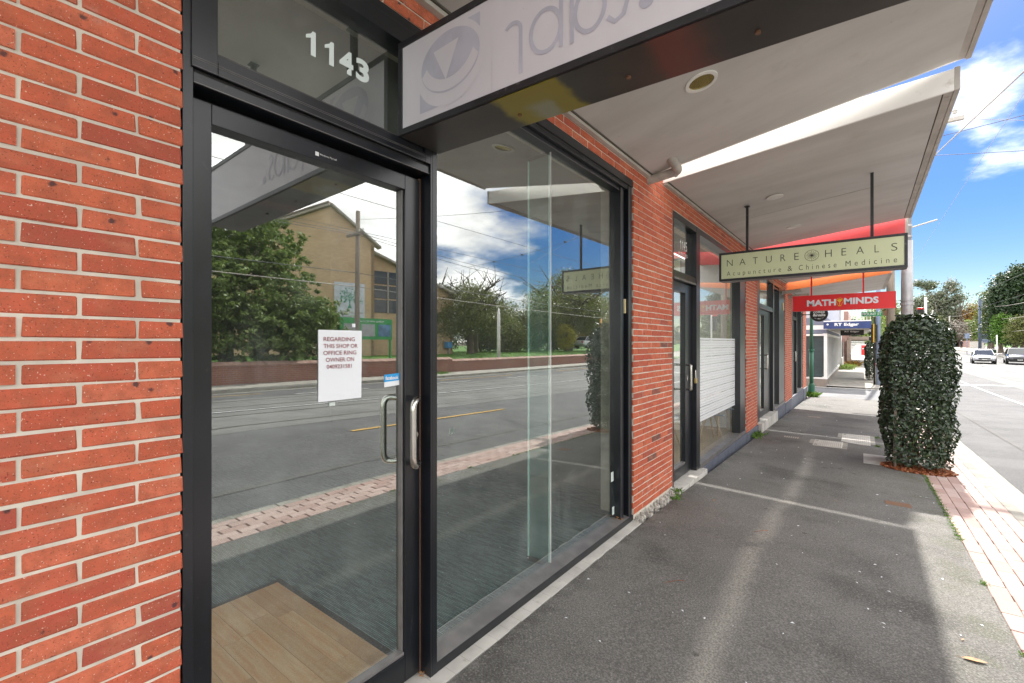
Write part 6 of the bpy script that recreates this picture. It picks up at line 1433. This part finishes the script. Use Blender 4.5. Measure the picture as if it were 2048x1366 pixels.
eave(C0, A0, 10.72, 7.82, .28); eave(C0, B0+ub*.4, 10.72, 8.35, .30); eave(B1, E1, 8.2, 5.6, .6)
eave(C0, A0, 10.72, 7.82, .34, 'roof_tile', 'roof_edge', .165, .10)
far1 = C0+back; attach(MB().poly([(A0.x,A0.y,8.0),(C0.x,C0.y,10.95),(far1.x,far1.y,10.95),((A0+back).x,(A0+back).y,8.0)]).poly([(C0.x,C0.y,10.95),(B0.x,B0.y,8.75),((B0+back).x,(B0+back).y,8.75),(far1.x,far1.y,10.95)]).poly([(B1.x,B1.y,8.4),(E1.x,E1.y,5.8),((E1+back).x,(E1+back).y,5.8),((B1+back).x,(B1+back).y,8.4)]).build('roof', 'roof_tile'), CHU)
def onface(p, d, off, s0, s1, z0, z1, nm, mat, par=CHU, th=.04, n_=None):
    n_ = n_ or Vector((-.983, -.165)); a, b = p+d*s0+n_*off, p+d*s1+n_*off; k = n_*th
    o = MB().hexa([(a.x,a.y,z0),(b.x,b.y,z0),(b.x+k.x,b.y+k.y,z0),(a.x+k.x,a.y+k.y,z0),(a.x,a.y,z1),(b.x,b.y,z1),(b.x+k.x,b.y+k.y,z1),(a.x+k.x,a.y+k.y,z1)]).build(nm, mat); return attach(o, par) if par else o
for r_ in range(3):
    for c_i in range(3):
        w_ = onface(B1, ub, .01, .45+1.15*c_i, 1.5+1.15*c_i, 3.9+1.05*r_, 4.85+1.05*r_, 'window', 'car_glass', th=.03)
onface(B1, ub, .045, .38, .45, 3.8, 7.0, 'window_frame', 'eave'); 
for c_i in range(1, 4): onface(B1, ub, .045, .35+1.15*c_i, .45+1.15*c_i, 3.8, 7.0, 'window_frame', 'eave')
e = empty('church_sign', 'square tree emblem sign of the habitat uniting church on the tan brick wall', 'sign', (25.6, 17.6, 4.5))
onface(C0, ub, .02, .22, 2.35, 3.25, 5.75, 'board', 'church_sign', e)
def cs(s_, z_, k=0): p = C0+ub*s_+Vector((-.983,-.165))*(.066+.002*k); return (p.x, p.y, z_)
# seen from the road the emblem reads left to right with decreasing ub distance
def cl(a, z_, k=0): return cs(2.35-.0-a, z_, k)
uvec = (-ub.x, -ub.y, 0)
attach(MB().poly([cl(.92,4.02,1), cl(1.22,4.02,1), cl(1.12,4.25,1), cl(1.10,4.55,1), cl(1.02,4.55,1), cl(1.03,4.25,1)]).build('emblem_trunk', 'logo_green'), e)
mb = MB(); rr = random.Random(4)
for i in range(110):
    a = rr.uniform(-.15, PI+.15); r_ = rr.uniform(.25, 1.0); ccx, ccz = 1.07+.92*r_*math.cos(a), 4.45+1.0*r_*math.sin(a)*.95
    if ccz < 4.15: continue
    b_ = rr.random()*PI; L_, w_ = .075, .032; c_, s1 = math.cos(b_), math.sin(b_)
    mb.poly([cl(ccx+L_*c_, ccz+L_*s1, 1), cl(ccx-w_*s1, ccz+w_*c_, 1), cl(ccx-L_*c_, ccz-L_*s1, 1), cl(ccx+w_*s1, ccz-w_*c_, 1)])
for a_ in (.5, .9, 1.3, 1.75, 2.2, 2.6):
    mb.poly([cl(1.05, 4.5, 1), cl(1.09, 4.5, 1), cl(1.07+.75*math.cos(a_)+.015, 4.45+.75*math.sin(a_), 1), cl(1.07+.75*math.cos(a_)-.015, 4.45+.75*math.sin(a_), 1)])
o = attach(mb.build('emblem_leaves', 'logo_green'), e); o['kind'] = 'stuff'
lettering('lettering', 'habitat uniting church', 'taupe', e, cl(.12, 3.62, 1), uvec, (0,0,1), 1.9, .20, .002); lettering('lettering', 'a centre for spirituality', 'taupe', e, cl(.35, 3.38, 1), uvec, (0,0,1), 1.45, .13, .002)
e = empty('notice_board', 'green framed notice board of the church on two posts in the lawn', 'notice board', (19.5, 15, .7))
nb = Vector((19.5, 13.0)); nd = Vector((0.0, 1.0)); nn_ = Vector((-1, 0))
def nbp(nm, mat, s0, s1, z0, z1, off=0, th=.05): return onface(nb, nd, off, s0, s1, z0, z1, nm, mat, e, th, nn_)
nbp('frame', 'board_green', .2, 3.5, 1.85, 3.0, 0, .08); nbp('post', 'board_green', .25, .36, .3, 1.85, 0, .08); nbp('post', 'board_green', 3.32, 3.43, .3, 1.85, 0, .08)
for k, (a, m_) in enumerate(((.42,'board_grey'),(1.48,'board_grey'),(2.55,'poster_blue'))): nbp('panel', m_, a, a+.85, 2.02, 2.68, .081, .006)
lettering('lettering', 'habitat uniting church', 'letter_white', e, (19.5-.085, 15.9, 2.76), (0,-1,0), (0,0,1), 1.7, .15, .002)
# low brick garden wall with tile coping
e = empty('garden_wall', 'low red brick garden wall with a sloping tile coping across the road', 'wall', (18.2, 20, .1))
mb = MB(); ct = MB(); yy = -8.0
while yy < 38.2:
    y2 = yy+2.0; zt = FF(18.1, yy)+.62+(.12 if yy < 19.5 else 0)
    mb.hexa([(18.10,yy,-.3),(18.32,yy,-.3),(18.32,y2,-.3),(18.10,y2,-.3),(18.10,yy,zt),(18.32,yy,zt),(18.32,y2,zt),(18.10,y2,zt)])
    n = 16
    for k in range(n):
        a, b = yy+2*k/n+.006, yy+2*(k+1)/n-.006; j = R.uniform(-.006,.006)
        ct.hexa([(18.05,a,zt+.0+j),(18.36,a,zt+.10+j),(18.36,b,zt+.10+j),(18.05,b,zt+.0+j),(18.05,a,zt+.05+j),(18.36,a,zt+.16+j),(18.36,b,zt+.16+j),(18.05,b,zt+.05+j)], R.random())
    yy = y2
attach(mb.build('wall', 'garden_wall_brick'), e); o = attach(ct.build('coping_tile', 'coping_tile', rnd=True), e); o['kind'] = 'stuff'
for k, (px_, py_) in enumerate(((18.2, 39.5), (18.2, 43.0))):
    e = empty('gate_pillar', ('brick gate pillar at the end of the garden wall, nearer one', 'brick gate pillar beside the parked white car, farther one')[k], 'pillar', (px_, py_, .2))
    attach(MB().box(px_-.3,px_+.3,py_-.3,py_+.3,-.2,1.35).build('shaft','garden_wall_brick'), e); attach(MB().hexa([(px_-.36,py_-.36,1.35),(px_+.36,py_-.36,1.35),(px_+.36,py_+.36,1.35),(px_-.36,py_+.36,1.35),(px_-.1,py_-.1,1.6),(px_+.1,py_-.1,1.6),(px_+.1,py_+.1,1.6),(px_-.1,py_+.1,1.6)]).build('cap','coping_tile'), e)
rs = np.random.RandomState(5); n = 26000; X = 18.4+14*rs.rand(n)**1.5; Yy = -4+50*rs.rand(n); P = np.stack([X, Yy, np.array([lawn_z(a, b) for a, b in zip(X, Yy)])+.03], 1)
o = leaves('grass', P, np.c_[rs.normal(0,1,(n,2)), np.full(n,.2)], .11, 'grass_blade', None, width=.35, jitter=.3, seed=6); tag(o, 'green grass growing on the church lawn', 'grass', kind='stuff')
# pole across the road
e = timber(16.75, 12.4, FF(16.75, 12), 7.85, .125, 'grey timber power pole across the road with a cross arm, in the door reflection', ((6.75, 1.3),), lean=-.12)
attach(MB().tube([(16.75,12.4,.3),(16.75,12.4,2.6)], .135, 16).build('guard_sleeve', 'galvanised', smooth=True), e)
e = empty('stand_in_post', 'made-up white post for a blurred pale shape in the middle of the window', 'post', (18.9, 25.5, .5)); attach(MB().tube([(18.9,25.5,.2),(18.9,25.5,3.7),(18.9,25.5,4.2)], [.14,.12,.03], 12).build('post','white_paint',smooth=True), e)  # invented post, stands in for a blurred pale upright in the reflection
e = empty('orange_post', 'thin orange timber post among the far shrubs', 'post', (20, 44, .6)); attach(MB().tube([(20,44,.2),(20,44,4.2)], .13, 8).build('post','autumn_wood',smooth=True), e)
e = empty('litter_bin', 'small blue box on a post past the garden wall', 'bin', (25, 26.5, 1)); attach(MB().box(24.8,25.2,26.2,26.7,1.25,1.75).build('box','plastic_blue'), e); attach(MB().box(24.95,25.05,26.4,26.5,.7,1.25).build('leg','wire'), e)
# trees
tree('tree', 'huge glossy evergreen tree filling the left of the door reflection', 21.0, 8.5, .75, 7.0, lumpy([(0,0,3.6,2.9,3.4,3.2),(-.6,1.9,2.6,2.0,2.2,2.3),(-.8,-2.0,2.8,2.2,2.2,2.4),(.2,.6,5.6,1.8,2.0,1.4),(-1.1,.4,1.5,1.9,3.2,1.5),(-.4,-3.6,3.6,2.0,2.0,2.6),(-.9,3.0,1.7,1.2,1.2,1.4)], 34, .95, 1), 92000, .20, 'evergreen_leaf', r0=.35, seed=101, clump=.16, per=30, spread=2.5, width=.42, hollow=.8)
tree('shrub', 'dark bush between the huge evergreen and the church wall', 21.6, 13.3, .6, 3.0, [(0,0,1.4,1.2,1.2,1.4)], 6000, .12, 'dark_leaf', r0=.08, seed=102, clump=.25, spread=.7, cat='shrub')
tree('tree', 'tall dark tree at the right of the church', 27.5, 25.2, .9, 7.0, lumpy([(0,0,3.6,2.6,3.0,3.3),(0,-2.0,2.4,1.6,1.6,2.2)], 26, .6, 2), 24000, .17, 'dark_leaf', r0=.25, seed=103, clump=.2, spread=1.8)
tree('tree', 'spreading tree with bare twiggy top and olive lower leaves by the lawn', 24.5, 28.6, .8, 7.4, [(0,0,3.6,3.0,3.6,1.8),(.5,-1.6,2.6,1.8,2.0,1.5),(-.3,2.2,3.0,2.0,2.2,1.7),(0,.4,5.0,1.6,1.9,1.1)], 24000, .16, 'olive_leaf', r0=.34, seed=104, clump=.55, spread=3.0, nl=14, hollow=.25)
tree('tree', 'leafless branching tree rising over the lawn trees', 26.5, 31.5, .8, 8.6, [], 0, .1, 'olive_leaf', r0=.26, seed=105, spread=3.4, nl=26)
tree('tree', 'old gnarled tree with dark trunk and sparse yellow green leaves', 26.0, 47.5, .8, 10.0, [(0,0,5.6,4.6,6.5,2.4),(0,-5,4.2,2.8,3.6,2.0),(0,5,5.0,3.0,4.0,2.2),(0,1,8.2,2.6,3.4,1.5),(-1,2,3.4,2.4,4,1.6)], 42000, .20, 'olive_leaf', r0=.55, seed=106, clump=.8, spread=5.0, nl=16, hollow=.25)
tree('tree', 'yellow green young tree near the gate pillars', 24.0, 43.5, .7, 3.4, [(0,0,1.7,1.1,1.1,1.5)], 5000, .14, 'yellow_leaf', r0=.07, seed=107, clump=.3, spread=.6)
for i, (x, y, h, wd, lm, lb) in enumerate(((29,35,5.2,3.2,'dark_leaf','dense dark shrubbery behind the spreading tree'),(30,39.5,6.0,3.4,'olive_leaf','olive shrub tree in the middle of the window reflection'),(29.5,44,4.6,3.0,'bright_leaf','green shrub behind the old gnarled tree'),(31,52,5.6,3.6,'dark_leaf','dark shrub mass beside the parked white car'),(28.5,58,7.5,4.0,'autumn_leaf','brown and yellow autumn tree past the parked white car'),(33,24,5.0,3.5,'dark_leaf','dark tree behind the church wing'),(30,64,8.5,4.5,'olive_leaf','tall olive tree far along the lawn side'),(26.5,36,3.6,2.2,'olive_leaf','low olive bush in front of the dense shrubbery'))):
    tree('tree' if h > 5 else 'shrub', lb, x, y, .7, h, [(0,0,h*.5,wd*.8,wd,h*.48),(0,wd*.5,h*.4,wd*.6,wd*.6,h*.38)], 9000, .20, lm, r0=.14, seed=110+i, clump=.5, spread=wd*.6, cat='tree' if h > 5 else 'shrub', hollow=.5)
fb = []
for i in range(30): fb.append((58+R.uniform(-5,8), -10+i*6.5, 2.2+R.random()*1.6, 4, 5, 3.6+R.random()*2.2))
P, Nn = crown_points(fb, 46000, 1.0, 26, 130); o = leaves('distant_trees', P, Nn, .6, 'dark_leaf', None, seed=130); tag(o, 'far belt of trees behind the church grounds', 'trees', kind='stuff')
fb = []
for i in range(24): fb.append((-60+i*11, 215+R.uniform(-8,12), 4, 8, 6, 5+R.random()*4))
P, Nn = crown_points(fb, 26000, 1.8, 26, 131); o = leaves('distant_trees', P, Nn, 1.3, 'dark_leaf', None, seed=131); tag(o, 'far belt of trees closing the end of the road', 'trees', kind='stuff')
e = tree('tree', 'small bare street tree on the far kerb, seen in the window', 17.4, 18.0, FF(17.4, 18), 2.9, [], 0, .1, 'olive_leaf', r0=.045, seed=140, spread=.7, nl=9)
tuft('grass round the small bare street tree on the far kerb', [(17.2+.2*(i%4), 17.2+.25*i, FF(17.4,18)) for i in range(8)], 900, .10, 141, spread=.22, kind='stuff')

# ------------------------------------------------------------------ overhead wires
def wire(label, a, b, r=.012, sag=0.0, mat='wire', n=14, name='wire', group=None, fit=()):
    a, b = Vector(a), Vector(b); pts = [a.lerp(b, i/n)-Vector((0,0,sag*4*(i/n)*(1-i/n))) for i in range(n+1)]
    mb = MB().tube(pts, r, 5); o = mb.build(name, mat, smooth=True)
    e_ = empty(name, label, 'wire', tuple(a), group); o.name = 'cable'; attach(o, e_)
    for f in fit:
        p = a.lerp(b, f)-Vector((0,0,sag*4*f*(1-f))); attach(MB().tube([p-Vector((0,.10,0)), p-Vector((0,.05,0)), p+Vector((0,.05,0)), p+Vector((0,.10,0))], [.012,.04,.04,.012], 8).build('insulator', 'signal_black'), e_)
    return e_
wire('tram contact wire over the nearer track', (9.0,-20,5.6), (9.0,150,5.6), .008); wire('tram contact wire over the farther track', (12.2,-20,5.6), (12.2,150,5.6), .008)
wire('highest power line on the far side poles', (16.0,-25,6.75), (15.9,12.2,6.55), .013, .35); wire('power line running north from the highest arm across the road', (15.9,12.2,6.55), (15.9,60,6.4), .013, .7)
wire('second power line on the far side poles', (16.5,-25,6.8), (16.4,12.2,6.6), .013, .45); wire('second power line running north across the road', (16.4,12.2,6.6), (16.4,60,6.3), .013, .9)
wire('low cable on the far side poles', (16.6,-25,5.2), (16.6,12.3,4.9), .016, .3); wire('low cable running north on the far side poles', (16.6,12.3,4.9), (16.6,60,4.8), .016, .4)
wire('pale bundled cable crossing the big evergreen', (16.9,-25,5.0), (16.9,12.4,4.3), .022, .25, 'wire_pale'); wire('pale bundled cable past the far pole', (16.9,12.4,4.3), (16.9,60,4.2), .02, .3, 'wire_pale')
wire('span wire with insulators over the tram tracks', (2.6,15,6.3), (16.75,20,6.2), .008, .25, fit=(.4,.62,.8)); wire('span wire from the far pole over the road', (16.7,12.4,7.4), (2.6,15,6.6), .008, .2, fit=(.25,))
wire('long service cable rising from behind the canopy over the road', (2.66,15,5.75), (4.2,3.0,4.85), .012, -.0, 'wire_pale')
wire('thin wire running north high beside the canopy edge', (4.72,-5,7.5), (4.72,90,7.5), .006, 0, 'wire_pale')
wire('cross wire high over the road past the corner', (2.6,15,7.3), (16.5,26,7.2), .007, .1, 'wire_pale', fit=(.2,))
for k, (zz0, zz1) in enumerate(((5.6,6.3),(4.9,5.6),(3.9,4.6))):
    a = sp(1962, 612+16*k*1.5, 72); b = sp(2100, 590+20*k*1.5, 50); c = sp(1900, 632+10*k*1.5, 95)
    wire('power line %s from the tall steel pole to the right' % ('highest','middle','lowest')[k], a, b, .022, .5, 'wire_pale'); wire('power line %s from the tall steel pole to the far pole' % ('highest','middle','lowest')[k], c, a, .022, .6, 'wire_pale')

# ------------------------------------------------------------------ groups of alike things
GN = {'chair':'chairs inside the second shop','hedge':'clipped hedge boxes along the kerb','pit_lid':'concrete pit lids in the footpath','drain_grate':'small drain grates in the footpath','fallen_leaf':'single fallen leaves on the footpath',
      'hanging_sign':'signs hung under the canopies','traffic_signal':'traffic signals at the side street','tree':'street and garden trees','shrub':'garden shrubs across the road','wire':'overhead wires','power_pole':'poles carrying wires',
      'gate_pillar':'brick gate pillars','sticker':'stickers on the shop glass','car':'cars in the street','street_pole':'thin far poles','road_sign':'road signs on the far side','hedge_box':'hedges'}
top = [o for o in bpy.data.objects if o.parent is None and 'category' in o and 'group' not in o]
for nm, g_ in GN.items():
    m_ = [o for o in top if o.name.split('.')[0] == nm]
    if len(m_) > 1:
        for o in m_: o['group'] = g_
